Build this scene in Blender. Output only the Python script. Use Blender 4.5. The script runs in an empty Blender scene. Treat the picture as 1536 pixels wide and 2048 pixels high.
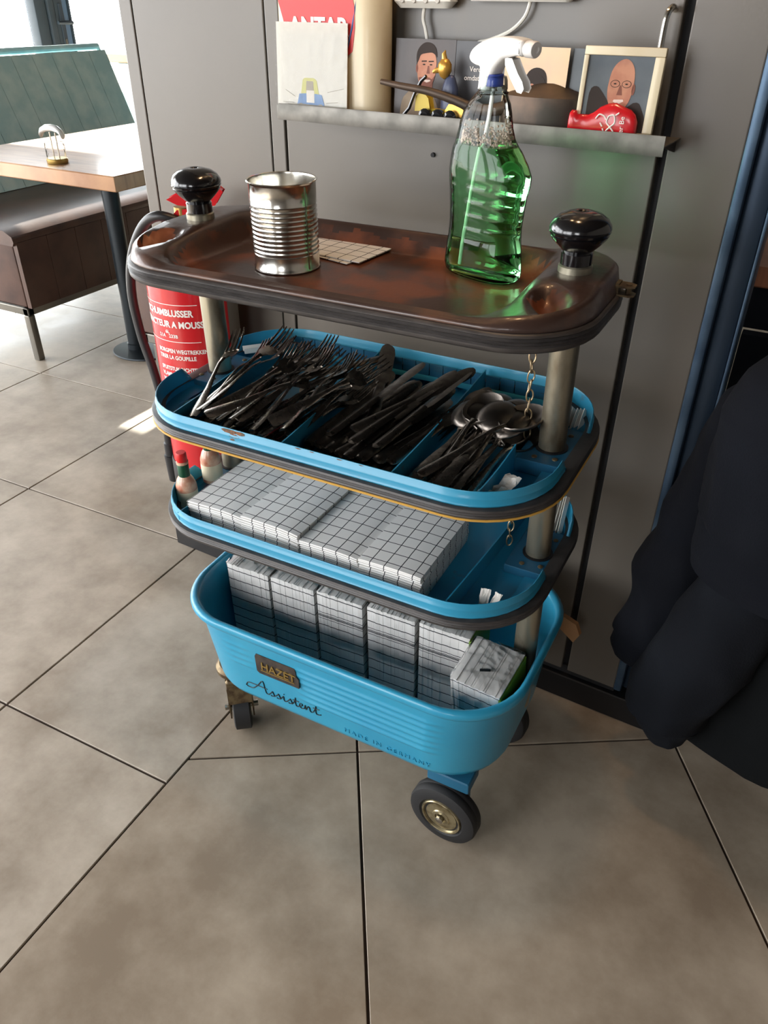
import bpy, bmesh, math, random
from math import sin, cos, pi, radians, sqrt, atan2
from mathutils import Vector, Matrix, Euler, noise
random.seed(7)
SC = bpy.context.scene
COL = SC.collection

# ------------------------------------------------------------------ camera
F_PX, PITCH, ROLL, YAW = 1558.15, radians(33.5224), radians(.6487), radians(-27.7187)
cam_d = bpy.data.cameras.new('camera'); cam = bpy.data.objects.new('camera', cam_d); COL.objects.link(cam)
cam_d.sensor_fit = 'VERTICAL'; cam_d.sensor_height = 36.0; cam_d.lens = F_PX / 2048 * 36.0
cam_d.clip_start = 0.02; cam_d.clip_end = 200
fw = Vector((sin(YAW)*cos(PITCH), cos(YAW)*cos(PITCH), -sin(PITCH)))
rt = Vector((cos(YAW), -sin(YAW), 0)); up = rt.cross(fw)
r2 = rt*cos(ROLL) + up*sin(ROLL); u2 = -rt*sin(ROLL) + up*cos(ROLL)
cam.matrix_world = Matrix(((r2.x, u2.x, -fw.x, .4886), (r2.y, u2.y, -fw.y, -.9072), (r2.z, u2.z, -fw.z, 1.176), (0, 0, 0, 1)))
SC.camera = cam
# ------------------------------------------------------------------ view
SC.view_settings.view_transform = 'Standard'; SC.view_settings.look = 'None'
SC.view_settings.gamma = 1.0; SC.view_settings.use_curve_mapping = False
SC.view_settings.exposure = 0.0
SC.cycles.use_denoising = True
SC.cycles.max_bounces = 10; SC.cycles.transparent_max_bounces = 16; SC.cycles.transmission_bounces = 10
SC.cycles.sample_clamp_indirect = 6.0
SC.cycles.caustics_reflective = False
# ------------------------------------------------------------------ world: hazy bright daylight
w = bpy.data.worlds.new('daylight'); SC.world = w; w.use_nodes = True
wn = w.node_tree.nodes; wl_ = w.node_tree.links; wn.clear()
wo = wn.new('ShaderNodeOutputWorld'); wb = wn.new('ShaderNodeBackground')
wb.inputs[0].default_value = (0.96, 0.975, 1.0, 1); wb.inputs[1].default_value = 10.0
wl_.new(wb.outputs[0], wo.inputs[0])
# ------------------------------------------------------------------ sun
sd = bpy.data.lights.new('sun', 'SUN'); sd.energy = 22.0; sd.angle = radians(0.6); sd.color = (1.0, .93, .82)
sun = bpy.data.objects.new('sun', sd); COL.objects.link(sun)
SUN_DIR = Vector((.75, -.36, -.55)).normalized()
sun.rotation_euler = SUN_DIR.to_track_quat('-Z', 'Y').to_euler(); sun.location = (-6, 4, 6)
# window portals (guide the sky light through the glazing)
def portal(name, loc, rot, sx, sy):
    l = bpy.data.lights.new(name, 'AREA'); l.shape = 'RECTANGLE'; l.size = sx; l.size_y = sy; l.cycles.is_portal = True
    o = bpy.data.objects.new(name, l); COL.objects.link(o); o.location = loc; o.rotation_euler = rot
RX0, RX1, RY0, RY1, RZ = -3.95, 3.0, -3.4, 6.0, 2.75
portal('portal_left', (RX0-.08, (RY0+RY1)/2, 1.35), (0, radians(-90), 0), 2.6, RY1-RY0)
portal('portal_behind', (-2.1, RY0-.08, 1.43), (radians(90), 0, 0), 3.0, 1.96)
portal('portal_small', (.575, RY0-.08, 1.925), (radians(90), 0, 0), .85, .75)
# warm ceiling spots of the restaurant
def warm_lamp(name, loc, power, rad=.05, col=(1.0, .62, .32)):
    l = bpy.data.lights.new(name, 'POINT'); l.energy = power; l.shadow_soft_size = rad; l.color = col
    o = bpy.data.objects.new(name, l); COL.objects.link(o); o.location = loc
warm_lamp('warm_bulb_light', (.12, -.02, 2.15), 16)
warm_lamp('warm_shelf_light', (-.05, .08, 1.75), 2.2, .03)

# ================================================================== helpers
def lin(c):
    c = c/255.0
    return c/12.92 if c <= .04045 else ((c+.055)/1.055)**2.4
def rgb(r, g, b): return (lin(r), lin(g), lin(b), 1)
MATS = {}
def mat(name, col, rough=.5, metal=0.0, col2=None, scale=8.0, detail=5, thr=(.4, .65), bump=0.0, bscale=60.0,
        rough2=None, coat=0.0, spec=None, trans=0.0, ior=1.45, alpha=1.0, emit=None, stretch=None, sheen=0.0, nr=.5):
    m = bpy.data.materials.new(name); m.use_nodes = True
    nt = m.node_tree; b = nt.nodes['Principled BSDF']
    b.inputs['Base Color'].default_value = col; b.inputs['Roughness'].default_value = rough; b.inputs['Metallic'].default_value = metal
    b.inputs['IOR'].default_value = ior; b.inputs['Transmission Weight'].default_value = trans; b.inputs['Coat Weight'].default_value = coat
    b.inputs['Coat Roughness'].default_value = .12; b.inputs['Alpha'].default_value = alpha; b.inputs['Sheen Weight'].default_value = sheen
    if spec is not None: b.inputs['Specular IOR Level'].default_value = spec
    if emit: b.inputs['Emission Color'].default_value = emit[0]; b.inputs['Emission Strength'].default_value = emit[1]
    tc = nt.nodes.new('ShaderNodeTexCoord'); mp = nt.nodes.new('ShaderNodeMapping'); nt.links.new(tc.outputs['Object'], mp.inputs[0])
    if stretch: mp.inputs['Scale'].default_value = stretch
    if col2 is not None or rough2 is not None:
        n = nt.nodes.new('ShaderNodeTexNoise'); n.inputs['Scale'].default_value = scale; n.inputs['Detail'].default_value = detail; n.inputs['Roughness'].default_value = nr
        nt.links.new(mp.outputs[0], n.inputs['Vector'])
        r = nt.nodes.new('ShaderNodeMapRange'); r.inputs['From Min'].default_value = thr[0]; r.inputs['From Max'].default_value = thr[1]
        nt.links.new(n.outputs['Fac'], r.inputs['Value'])
        if col2 is not None:
            mx = nt.nodes.new('ShaderNodeMix'); mx.data_type = 'RGBA'; mx.inputs[6].default_value = col; mx.inputs[7].default_value = col2
            nt.links.new(r.outputs[0], mx.inputs[0]); nt.links.new(mx.outputs[2], b.inputs['Base Color'])
        if rough2 is not None:
            mr = nt.nodes.new('ShaderNodeMapRange'); mr.inputs['To Min'].default_value = rough; mr.inputs['To Max'].default_value = rough2
            nt.links.new(r.outputs[0], mr.inputs['Value']); nt.links.new(mr.outputs[0], b.inputs['Roughness'])
    if bump:
        n2 = nt.nodes.new('ShaderNodeTexNoise'); n2.inputs['Scale'].default_value = bscale; n2.inputs['Detail'].default_value = 4
        nt.links.new(mp.outputs[0], n2.inputs['Vector'])
        bp = nt.nodes.new('ShaderNodeBump'); bp.inputs['Strength'].default_value = bump; bp.inputs['Distance'].default_value = .002
        nt.links.new(n2.outputs['Fac'], bp.inputs['Height']); nt.links.new(bp.outputs[0], b.inputs['Normal'])
    MATS[name] = m
    return m

class G:
    def __init__(s): s.v = []; s.f = []
    def add(s, vs, fs):
        o = len(s.v); s.v += [tuple(v) for v in vs]; s.f += [tuple(i+o for i in f) for f in fs]; return s
    def loft(s, rings, cap=(True, True), closed=True):
        n = len(rings[0]); vs = [p for r in rings for p in r]; fs = []
        for i in range(len(rings)-1):
            for j in range(n if closed else n-1):
                a = i*n+j; b = i*n+(j+1) % n
                fs.append((a, b, b+n, a+n))
        if cap[0]: fs.append(tuple(reversed(range(n))))
        if cap[1]: fs.append(tuple((len(rings)-1)*n+k for k in range(n)))
        return s.add(vs, fs)
    def box(s, x0, x1, y0, y1, z0, z1, bev=0.0, M=None):
        if bev <= 0:
            vs = [(x, y, z) for z in (z0, z1) for x, y in ((x0, y0), (x1, y0), (x1, y1), (x0, y1))]
            fs = [(3, 2, 1, 0), (4, 5, 6, 7), (0, 1, 5, 4), (1, 2, 6, 5), (2, 3, 7, 6), (3, 0, 4, 7)]
            if M: vs = [M @ Vector(v) for v in vs]
            return s.add(vs, fs)
        cx, cy, L, W = (x0+x1)/2, (y0+y1)/2, x1-x0, y1-y0
        rs = [rrect(L-2*bev, W-2*bev, bev, z0, cx, cy, 2), rrect(L, W, bev*1.5, z0+bev, cx, cy, 2), rrect(L, W, bev*1.5, z1-bev, cx, cy, 2), rrect(L-2*bev, W-2*bev, bev, z1, cx, cy, 2)]
        if M: rs = [[M @ Vector(p) for p in r] for r in rs]
        return s.loft(rs)
    def lathe(s, prof, n=32, M=None, cap=(True, True), sy=1.0):
        rs = [[(r*cos(2*pi*k/n), sy*r*sin(2*pi*k/n), z) for k in range(n)] for r, z in prof]
        if M: rs = [[M @ Vector(p) for p in r] for r in rs]
        return s.loft(rs, cap)
    def tube(s, pts, r, n=8, cap=(True, True), closed=False, flat=1.0):
        P = [Vector(p) for p in pts]; rs = []
        m = len(P); prev = None
        for i in range(m):
            if closed: t = P[(i+1) % m]-P[i-1]
            else: t = P[min(i+1, m-1)]-P[max(i-1, 0)]
            t.normalize()
            if prev is None:
                a = Vector((0, 0, 1)) if abs(t.z) < .9 else Vector((1, 0, 0))
                nx = t.cross(a).normalized()
            else:
                nx = (prev-t*prev.dot(t)).normalized()
            prev = nx; ny = t.cross(nx)
            rr = r[i] if isinstance(r, (list, tuple)) else r
            rs.append([P[i]+nx*rr*cos(2*pi*k/n)+ny*rr*flat*sin(2*pi*k/n) for k in range(n)])
        if closed: rs.append(rs[0]); cap = (False, False)
        return s.loft(rs, cap)
    def prism(s, pts, z0, z1, M=None):
        n = len(pts)
        vs = [(x, y, z0) for x, y in pts]+[(x, y, z1) for x, y in pts]
        if M: vs = [M @ Vector(v) for v in vs]
        fs = [tuple(reversed(range(n))), tuple(range(n, 2*n))]+[(i, (i+1) % n, n+(i+1) % n, n+i) for i in range(n)]
        return s.add(vs, fs)
    def build(s, name, m=None, parent=None, smooth=35, loc=None, rot=None, mtx=None, fixn=True):
        me = bpy.data.meshes.new(name); me.from_pydata([tuple(v) for v in s.v], [], s.f)
        if fixn:
            bm = bmesh.new(); bm.from_mesh(me); bmesh.ops.recalc_face_normals(bm, faces=bm.faces); bm.to_mesh(me); bm.free()
        me.update()
        o = bpy.data.objects.new(name, me); COL.objects.link(o)
        if m: me.materials.append(MATS[m] if isinstance(m, str) else m)
        if smooth:
            me.polygons.foreach_set('use_smooth', [True]*len(me.polygons)); me.set_sharp_from_angle(angle=radians(smooth))
        if parent: o.parent = parent
        if mtx is not None: o.matrix_local = mtx
        if loc is not None: o.location = loc
        if rot is not None: o.rotation_euler = rot
        return o
def rrect(L, W, r, z, cx=0, cy=0, n=10, zf=None):
    pts = []
    r = max(1e-4, min(r, L/2-1e-4, W/2-1e-4))
    for sx, sy, a0 in ((1, 1, 0), (-1, 1, 90), (-1, -1, 180), (1, -1, 270)):
        for k in range(n+1):
            a = radians(a0+90*k/n)
            x = cx+sx*(L/2-r)+r*cos(a); y = cy+sy*(W/2-r)+r*sin(a)
            pts.append((x, y, z if zf is None else zf(x, y, z)))
    return pts
def rrect_d(L, W, r, z, cx=0, cy=0, n=10, step=.01, zf=None):
    """rounded rectangle resampled along its straight sides"""
    base = rrect(L, W, r, z, cx, cy, n); out = []
    for i in range(len(base)):
        a = Vector(base[i]); b = Vector(base[(i+1) % len(base)]); d = (b-a).length
        out.append(a)
        if i % (n+1) == n:
            k = int(SEGS[(i//(n+1)) % 2])
            for j in range(1, k): out.append(a.lerp(b, j/k))
    return [tuple(p) if zf is None else (p.x, p.y, zf(p.x, p.y, p.z)) for p in out]
SEGS = (40, 16)
def tag(o, label, cat, group=None, kind=None):
    if label: o['label'] = label
    if cat: o['category'] = cat
    if group: o['group'] = group
    if kind: o['kind'] = kind
    return o
def empty(name, loc=(0, 0, 0), rot=(0, 0, 0), mtx=None, label=None, cat=None, group=None, kind=None, parent=None):
    o = bpy.data.objects.new(name, None); COL.objects.link(o); o.empty_display_size = .02
    if parent: o.parent = parent
    if mtx is not None: o.matrix_local = mtx
    else: o.location = loc; o.rotation_euler = rot
    return tag(o, label, cat, group, kind)
def TR(x, y, z, rx=0, ry=0, rz=0): return Matrix.Translation((x, y, z)) @ Euler((rx, ry, rz)).to_matrix().to_4x4()
def text_mesh(name, s, size, m, parent=None, mtx=None, ext=.0003, bend=None, shear=0.0, spacing=1.0, align='LEFT', xscale=1.0, bold=0.0):
    c = bpy.data.curves.new(name+'_c', 'FONT'); c.body = s; c.size = size; c.extrude = ext; c.align_x = align
    c.shear = shear; c.space_character = spacing; c.resolution_u = 3; c.offset = bold
    t = bpy.data.objects.new(name+'_t', c); COL.objects.link(t)
    dg = bpy.context.evaluated_depsgraph_get(); me = bpy.data.meshes.new_from_object(t.evaluated_get(dg))
    bpy.data.objects.remove(t); bpy.data.curves.remove(c)
    me.name = name
    if xscale != 1.0:
        for v in me.vertices: v.co.x *= xscale
    if bend:
        for v in me.vertices: bend(v)
    me.materials.clear(); me.materials.append(MATS[m])
    o = bpy.data.objects.new(name, me); COL.objects.link(o)
    if parent: o.parent = parent
    if mtx is not None: o.matrix_local = mtx
    return o
def copy_tree(o, parent=None):
    c = o.copy(); COL.objects.link(c)
    if parent: c.parent = parent
    for ch in list(o.children): copy_tree(ch, c)
    return c
def ell(cx, cy, rx, ry, n=20, a0=0): return [(cx+rx*cos(2*pi*k/n+a0), cy+ry*sin(2*pi*k/n+a0)) for k in range(n)]
def smoothstep(a, b, x):
    t = max(0, min(1, (x-a)/(b-a))); return t*t*(3-2*t)

# frames: the trolley leans back a touch, the wall is turned by 2.4 degrees
MT = Matrix.Rotation(-.0081, 4, 'Y') @ Matrix.Rotation(.0174, 4, 'X')
MW = Matrix.Translation((0, .2534, 0)) @ Matrix.Rotation(-.0419, 4, 'Z')
def onT(x, y, z, rx=0, ry=0, rz=0): return MT @ TR(x, y, z, rx, ry, rz)
def onW(x, y, z, rx=0, ry=0, rz=0): return MW @ TR(x, y, z, rx, ry, rz)

# ================================================================== materials
mat('tile_a', rgb(150, 138, 123), .34, col2=rgb(188, 177, 161), scale=4.2, thr=(.38, .64), detail=14, rough2=.5, bump=.18, bscale=40, nr=.66)
mat('tile_b', rgb(136, 122, 105), .34, col2=rgb(176, 163, 145), scale=3.8, thr=(.38, .66), detail=14, rough2=.5, bump=.18, bscale=44, nr=.66)
mat('grout', rgb(62, 50, 42), .9)
mat('panel', rgb(101, 95, 87), .33, col2=rgb(94, 89, 82), scale=3, thr=(.3, .7), bump=.05, bscale=300, spec=.55)
mat('backing', rgb(30, 29, 30), .7)
mat('plinth', rgb(22, 22, 24), .45)
mat('shelf_steel', rgb(112, 109, 103), .5, .6, col2=rgb(92, 90, 85), scale=35, thr=(.4, .7), rough2=.6)
mat('blue_steel', rgb(62, 82, 104), .32, .6, col2=rgb(80, 100, 120), scale=14, rough2=.45)
mat('plaster', rgb(128, 122, 116), .85)
mat('ceiling', rgb(60, 58, 56), .9)
mat('frame_grey', rgb(70, 78, 86), .45)
mat('blue', rgb(42, 142, 178), .33, col2=rgb(52, 152, 184), scale=9, thr=(.35, .7), coat=.25, bump=.05, bscale=90)
mat('blue_worn', rgb(44, 143, 178), .36, col2=rgb(92, 92, 82), scale=16, detail=8, thr=(.66, .74), coat=.2, bump=.06, bscale=60)
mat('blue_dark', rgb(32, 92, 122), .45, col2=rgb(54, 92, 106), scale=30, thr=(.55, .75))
mat('rust', rgb(136, 86, 58), .8, col2=rgb(90, 80, 66), scale=300, thr=(.4, .6))
mat('rubber', rgb(66, 62, 60), .42, col2=rgb(50, 47, 46), scale=40, stretch=(1, 1, 6))
mat('yellow', rgb(214, 164, 74), .5)
mat('copper', rgb(122, 68, 42), .44, .2, col2=rgb(70, 46, 36), scale=11, detail=8, thr=(.42, .56), rough2=.34, bump=.12, bscale=140, coat=.2)
mat('tray_dark', rgb(62, 46, 40), .34, .2, col2=rgb(84, 56, 42), scale=14, detail=8, thr=(.52, .66), rough2=.5, bump=.15, bscale=160, coat=.3)
mat('side_grey', rgb(120, 117, 112), .6)
mat('post', rgb(158, 152, 134), .36, .85, col2=rgb(96, 84, 66), scale=26, detail=7, thr=(.52, .72), rough2=.5, stretch=(1, 1, .4))
mat('chrome', rgb(190, 186, 176), .2, 1.0)
mat('chain', rgb(170, 150, 120), .4, .9)
mat('bakelite', rgb(14, 13, 15), .16, coat=.6)
mat('tin', rgb(222, 220, 214), .15, 1.0, rough2=.24, col2=rgb(200, 196, 186), scale=30)
mat('tin_in', rgb(150, 118, 84), .4, .9)
mat('cutlery', rgb(158, 152, 144), .22, 1.0, rough2=.34, scale=60, col2=rgb(132, 124, 116))
mat('cutlery_knife', rgb(122, 116, 108), .27, 1.0, rough2=.4, scale=60, col2=rgb(96, 90, 84))
mat('cutlery_spoon', rgb(118, 111, 104), .33, 1.0)
mat('tyre', rgb(32, 32, 33), .65, bump=.1, bscale=200)
mat('hub', rgb(176, 164, 132), .34, .85, col2=rgb(120, 106, 76), scale=60, thr=(.45, .7))
mat('bracket', rgb(128, 112, 84), .5, .7, col2=rgb(84, 68, 52), scale=70)
mat('badge', rgb(70, 62, 56), .5, .2, col2=rgb(50, 44, 42), scale=80)
mat('brass', rgb(178, 150, 86), .35, .85)
mat('ink', rgb(28, 34, 36), .6)
mat('script_ink', rgb(18, 34, 40), .5, .3, col2=rgb(60, 110, 120), scale=120, thr=(.6, .75))
mat('red', rgb(196, 22, 32), .28, coat=.5)
mat('white_print', rgb(238, 232, 226), .5)
mat('black_plastic', rgb(24, 24, 26), .42)
mat('hose', rgb(34, 34, 36), .38)
mat('white_plastic', rgb(236, 234, 230), .3, coat=.2)
mat('paper', rgb(228, 222, 212), .8)
mat('paper_grey', rgb(196, 192, 184), .8)
mat('blue_label', rgb(40, 60, 140), .5)
mat('leather_brown', rgb(82, 58, 48), .34, col2=rgb(64, 44, 38), scale=9, bump=.12, bscale=240)
mat('leather_teal', rgb(160, 198, 202), .42, col2=rgb(182, 212, 212), scale=14, detail=8, bump=.12, bscale=240)
mat('steel_leg', rgb(120, 116, 108), .35, .8)
mat('wood_table', rgb(178, 134, 96), .4, col2=rgb(150, 106, 74), scale=7, detail=8, stretch=(1, 7, 1), coat=.3)
mat('wood_dark', rgb(138, 88, 62), .42, col2=rgb(112, 70, 50), scale=7, detail=8, stretch=(7, 1, 1))
mat('column_black', rgb(38, 44, 48), .4, .5)
mat('cloth_navy', rgb(10, 13, 20), .92, bump=.35, bscale=420, spec=.2, col2=rgb(14, 17, 24), scale=5)
mat('cloth_black', rgb(8, 11, 13), .92, bump=.35, bscale=420, spec=.2, col2=rgb(11, 14, 16), scale=5)
mat('cream', rgb(214, 200, 168), .4, col2=rgb(196, 178, 140), scale=9, thr=(.55, .75), coat=.2)
mat('emblem_red', rgb(206, 56, 56), .45)
mat('emblem_blue', rgb(64, 104, 158), .45)
mat('pale_yellow', rgb(206, 204, 140), .7); mat('pale_blue', rgb(132, 158, 194), .7); mat('pencil', rgb(176, 168, 154), .8); mat('card', rgb(184, 178, 162), .55, coat=.7)
mat('photo_dark', rgb(44, 34, 32), .4, col2=rgb(64, 50, 44), scale=14, coat=.1)
mat('photo_black', rgb(50, 50, 54), .4, coat=.1)
mat('photo_sky', rgb(206, 166, 106), .3, col2=rgb(188, 150, 108), scale=9, coat=.3)
mat('photo_grey', rgb(66, 74, 82), .4, col2=rgb(90, 98, 104), scale=10, coat=.1)
mat('skin', rgb(196, 138, 110), .6, col2=rgb(178, 116, 92), scale=60); mat('skin_dark', rgb(126, 74, 58), .6); mat('hair', rgb(44, 33, 28), .7)
mat('jacket_beige', rgb(150, 134, 114), .7, col2=rgb(128, 112, 96), scale=60); mat('teeth', rgb(222, 206, 196), .5)
mat('pot', rgb(92, 76, 64), .5, .5, col2=rgb(62, 56, 50), scale=18, detail=7, thr=(.4, .6))
mat('gold', rgb(206, 158, 74), .3, .6); mat('toy_yellow', rgb(206, 178, 62), .45); mat('toy_blue', rgb(66, 74, 100), .35); mat('toy_black', rgb(22, 22, 24), .2, coat=.6)
mat('foliage', rgb(92, 150, 50), .8, col2=rgb(150, 180, 90), scale=6)
mat('pavement', rgb(214, 212, 206), .9)
mat('cap_red', rgb(204, 30, 30), .4); mat('seal_green', rgb(20, 74, 50), .35, .2); mat('sauce_label', rgb(226, 216, 186), .6)
mat('sauce', rgb(190, 116, 88), .35, col2=rgb(214, 178, 150), scale=60, thr=(.4, .6), coat=.6)
mat('wax_tan', rgb(172, 128, 88), .7)
mat('strip_white', rgb(226, 222, 212), .4)
mat('green_print', rgb(120, 160, 50), .5)

def glassy(name, col, rough=.02, ior=1.45, dens=None, thin=.0):
    """glass whose shadow side lets light through (no caustics needed)"""
    m = mat(name, col, rough, trans=1.0, ior=ior); nt = m.node_tree
    if dens:
        va = nt.nodes.new('ShaderNodeVolumeAbsorption'); va.inputs['Color'].default_value = dens[0]; va.inputs['Density'].default_value = dens[1]
        nt.links.new(va.outputs[0], nt.nodes['Material Output'].inputs['Volume'])
    return m
glassy('glass_bottle', (.96, .98, .97, 1), .03, 1.25)
glassy('glass_tumbler', (.9, .93, .92, 1), .03)
def thin_film(name, tint, gloss, rough=.05):
    m = bpy.data.materials.new(name); m.use_nodes = True; nt = m.node_tree; nt.nodes.clear()
    o = nt.nodes.new('ShaderNodeOutputMaterial'); t = nt.nodes.new('ShaderNodeBsdfTransparent'); g = nt.nodes.new('ShaderNodeBsdfGlossy')
    mx = nt.nodes.new('ShaderNodeMixShader'); lw = nt.nodes.new('ShaderNodeLayerWeight'); lw.inputs[0].default_value = gloss
    t.inputs[0].default_value = tint; g.inputs['Roughness'].default_value = rough
    nt.links.new(lw.outputs['Fresnel'], mx.inputs[0]); nt.links.new(t.outputs[0], mx.inputs[1]); nt.links.new(g.outputs[0], mx.inputs[2]); nt.links.new(mx.outputs[0], o.inputs[0])
    n = nt.nodes.new('ShaderNodeTexNoise'); n.inputs['Scale'].default_value = 70; bp = nt.nodes.new('ShaderNodeBump'); bp.inputs['Distance'].default_value = .004 if 'film' in name else 0
    tc = nt.nodes.new('ShaderNodeTexCoord'); nt.links.new(tc.outputs['Object'], n.inputs['Vector']); nt.links.new(n.outputs['Fac'], bp.inputs['Height'])
    if 'film' in name: nt.links.new(bp.outputs[0], g.inputs['Normal']); nt.links.new(bp.outputs[0], lw.inputs['Normal'])
    MATS[name] = m
thin_film('window_glass', (.96, .98, .98, 1), .1, .0)
thin_film('plastic_film', (.98, .98, .98, 1), .10, .15)
thin_film('clear_pet', (.93, .97, .95, 1), .22, .04)
# green cleaning liquid
m = mat('green_liquid', (.10, .80, .30, 1), .03, trans=1.0, ior=1.2)
va = m.node_tree.nodes.new('ShaderNodeVolumeAbsorption'); va.inputs['Color'].default_value = (.10, .86, .30, 1); va.inputs['Density'].default_value = 3.5
m.node_tree.nodes['Principled BSDF'].inputs['Base Color'].default_value = (.50, 1.0, .56, 1)
m.node_tree.links.new(va.outputs[0], m.node_tree.nodes['Material Output'].inputs['Volume'])
mat('froth', rgb(232, 206, 188), .35, trans=.4)

def check_mat(name, p=.0215, w_=.062, ox=.35, oy=.35, base=rgb(226, 224, 220), sheets=False, kind='grid'):
    m = bpy.data.materials.new(name); m.use_nodes = True; nt = m.node_tree; b = nt.nodes['Principled BSDF']; b.inputs['Roughness'].default_value = .85
    tc = nt.nodes.new('ShaderNodeTexCoord'); sp = nt.nodes.new('ShaderNodeSeparateXYZ')
    nz = nt.nodes.new('ShaderNodeTexNoise'); nz.inputs['Scale'].default_value = 30; ad = nt.nodes.new('ShaderNodeMix'); ad.data_type = 'VECTOR'; ad.inputs[0].default_value = .002 if kind == 'grid' else .004
    nt.links.new(tc.outputs['Object'], nz.inputs['Vector']); nt.links.new(tc.outputs['Object'], ad.inputs[4]); nt.links.new(nz.outputs['Color'], ad.inputs[5]); nt.links.new(ad.outputs[1], sp.inputs[0])
    def M(op, a, b_=None, c=None):
        n = nt.nodes.new('ShaderNodeMath'); n.operation = op
        for i, v in enumerate((a, b_, c)):
            if v is None: continue
            if isinstance(v, (int, float)): n.inputs[i].default_value = v
            else: nt.links.new(v, n.inputs[i])
        return n.outputs[0]
    def line(sock, per, off, ww):
        fr = M('FRACT', M('ADD', M('DIVIDE', sock, per), off)); return M('LESS_THAN', fr, ww)
    if kind == 'grid': ln = M('MAXIMUM', line(sp.outputs[0], p, ox, w_), line(sp.outputs[1], p, oy, w_))
    elif kind == 'pack': ln = M('MAXIMUM', line(sp.outputs[2], .0215, ox, .085), M('MULTIPLY', line(sp.outputs[2], .0045, .2, .28), M('MULTIPLY', M('GREATER_THAN', sp.outputs[2], oy), M('LESS_THAN', sp.outputs[2], oy+.018))))
    mx = nt.nodes.new('ShaderNodeMix'); mx.data_type = 'RGBA'; mx.inputs[6].default_value = base; mx.inputs[7].default_value = rgb(34, 36, 42)
    nt.links.new(ln, mx.inputs[0]); nt.links.new(mx.outputs[2], b.inputs['Base Color'])
    MATS[name] = m
check_mat('napkin_check'); check_mat('pack_check', kind='pack', ox=.3, oy=.5); check_mat('pack_check_bands', kind='pack', ox=.1, oy=.118)

# ================================================================== SETTING: floor of large tiles in two grids
floor = empty('floor', kind='structure'); floor['kind'] = 'structure'
G().box(RX0-.1, RX1+.1, RY0-.1, RY1+.1, -.06, -.004).build('grout_bed', 'grout', floor, smooth=0)
gA = (-.6665, -.3051, 1.0995); gB = (.0005, -.0738, .5515)
gA = (gA[0], gA[1], radians(1.0995)) if False else gA
TH_A, TH_B = radians(1.0995), radians(.5515*57.29578)
uA = Vector((cos(TH_A), sin(TH_A))); vA = Vector((-sin(TH_A), cos(TH_A)))
OA = Vector((-.6665, -.3051)); OB = Vector((.0005, -.0738))
uB = Vector((cos(TH_B), sin(TH_B))); vB = Vector((-sin(TH_B), cos(TH_B)))
bx = OA.x + .6696*.6*uA.x; by = OA.y + .6696*.6*uA.y      # point on the boundary joint
def clip(poly, side):
    out = []
    for i in range(len(poly)):
        a, b = poly[i], poly[(i+1) % len(poly)]
        da = ((a-Vector((bx, by))).dot(uA))*side - .002; db = ((b-Vector((bx, by))).dot(uA))*side - .002
        if da >= 0: out.append(a)
        if (da >= 0) != (db >= 0): out.append(a.lerp(b, da/(da-db)))
    return out
def clip_room(poly):
    for n_, d_ in ((Vector((1, 0)), RX0), (Vector((-1, 0)), -RX1), (Vector((0, 1)), RY0), (Vector((0, -1)), -RY1)):
        out = []
        for i in range(len(poly)):
            a, b = poly[i], poly[(i+1) % len(poly)]; da = a.dot(n_)-d_; db = b.dot(n_)-d_
            if da >= 0: out.append(a)
            if (da >= 0) != (db >= 0): out.append(a.lerp(b, da/(da-db)))
        poly = out
        if len(poly) < 3: return []
    return poly
S = .6; gap = .0022
for O, u, v, side, mm in ((OA, uA, vA, -1, 'tile_a'), (OB, uB, vB, 1, 'tile_b')):
    for i in range(-16, 17):
        for j in range(-16, 17):
            c = [O+u*(S*i+a)+v*(S*j+b) for a, b in ((gap, gap), (S-gap, gap), (S-gap, S-gap), (gap, S-gap))]
            c = clip(c, side)
            if len(c) < 3: continue
            c = clip_room(c)
            if len(c) < 3: continue
            cen = sum(c, Vector((0, 0)))/len(c)
            ins = [p+(cen-p).normalized()*.0012 for p in c]
            g = G(); n = len(c)
            g.loft([[(p.x, p.y, -.010) for p in c], [(p.x, p.y, -.0008) for p in c], [(p.x, p.y, 0) for p in ins]])
            g.build('tile', mm, floor, smooth=0)
# ceiling and shell
G().box(RX0-.2, RX1+.2, RY0-.2, RY1+.2, RZ, RZ+.1).build('ceiling', 'ceiling', smooth=0)['kind'] = 'structure'
G().box(RX1, RX1+.15, RY0, RY1, 0, RZ).build('wall_right', 'plaster', smooth=0)['kind'] = 'structure'
G().box(RX0, RX1, RY1, RY1+.15, 0, RZ).build('wall_back', 'plaster', smooth=0)['kind'] = 'structure'
g = G(); g.box(RX0, -3.6, RY0-.15, RY0, 0, RZ); g.box(-.6, .15, RY0-.15, RY0, 0, RZ); g.box(1.0, RX1, RY0-.15, RY0, 0, RZ); g.box(.15, 1.0, RY0-.15, RY0, 0, 1.55); g.box(.15, 1.0, RY0-.15, RY0, 2.3, RZ); g.box(-3.6, -.6, RY0-.15, RY0, 0, .45); g.box(-3.6, -.6, RY0-.15, RY0, 2.4, RZ)
g.build('wall_front', 'plaster', smooth=0)['kind'] = 'structure'
wf = empty('window_1', kind='structure')
for x in (-3.6, -2.15, -.7): G().box(x, x+.1, RY0-.12, RY0-.03, .45, 2.4).build('mullion', 'frame_grey', wf, smooth=0)
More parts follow.
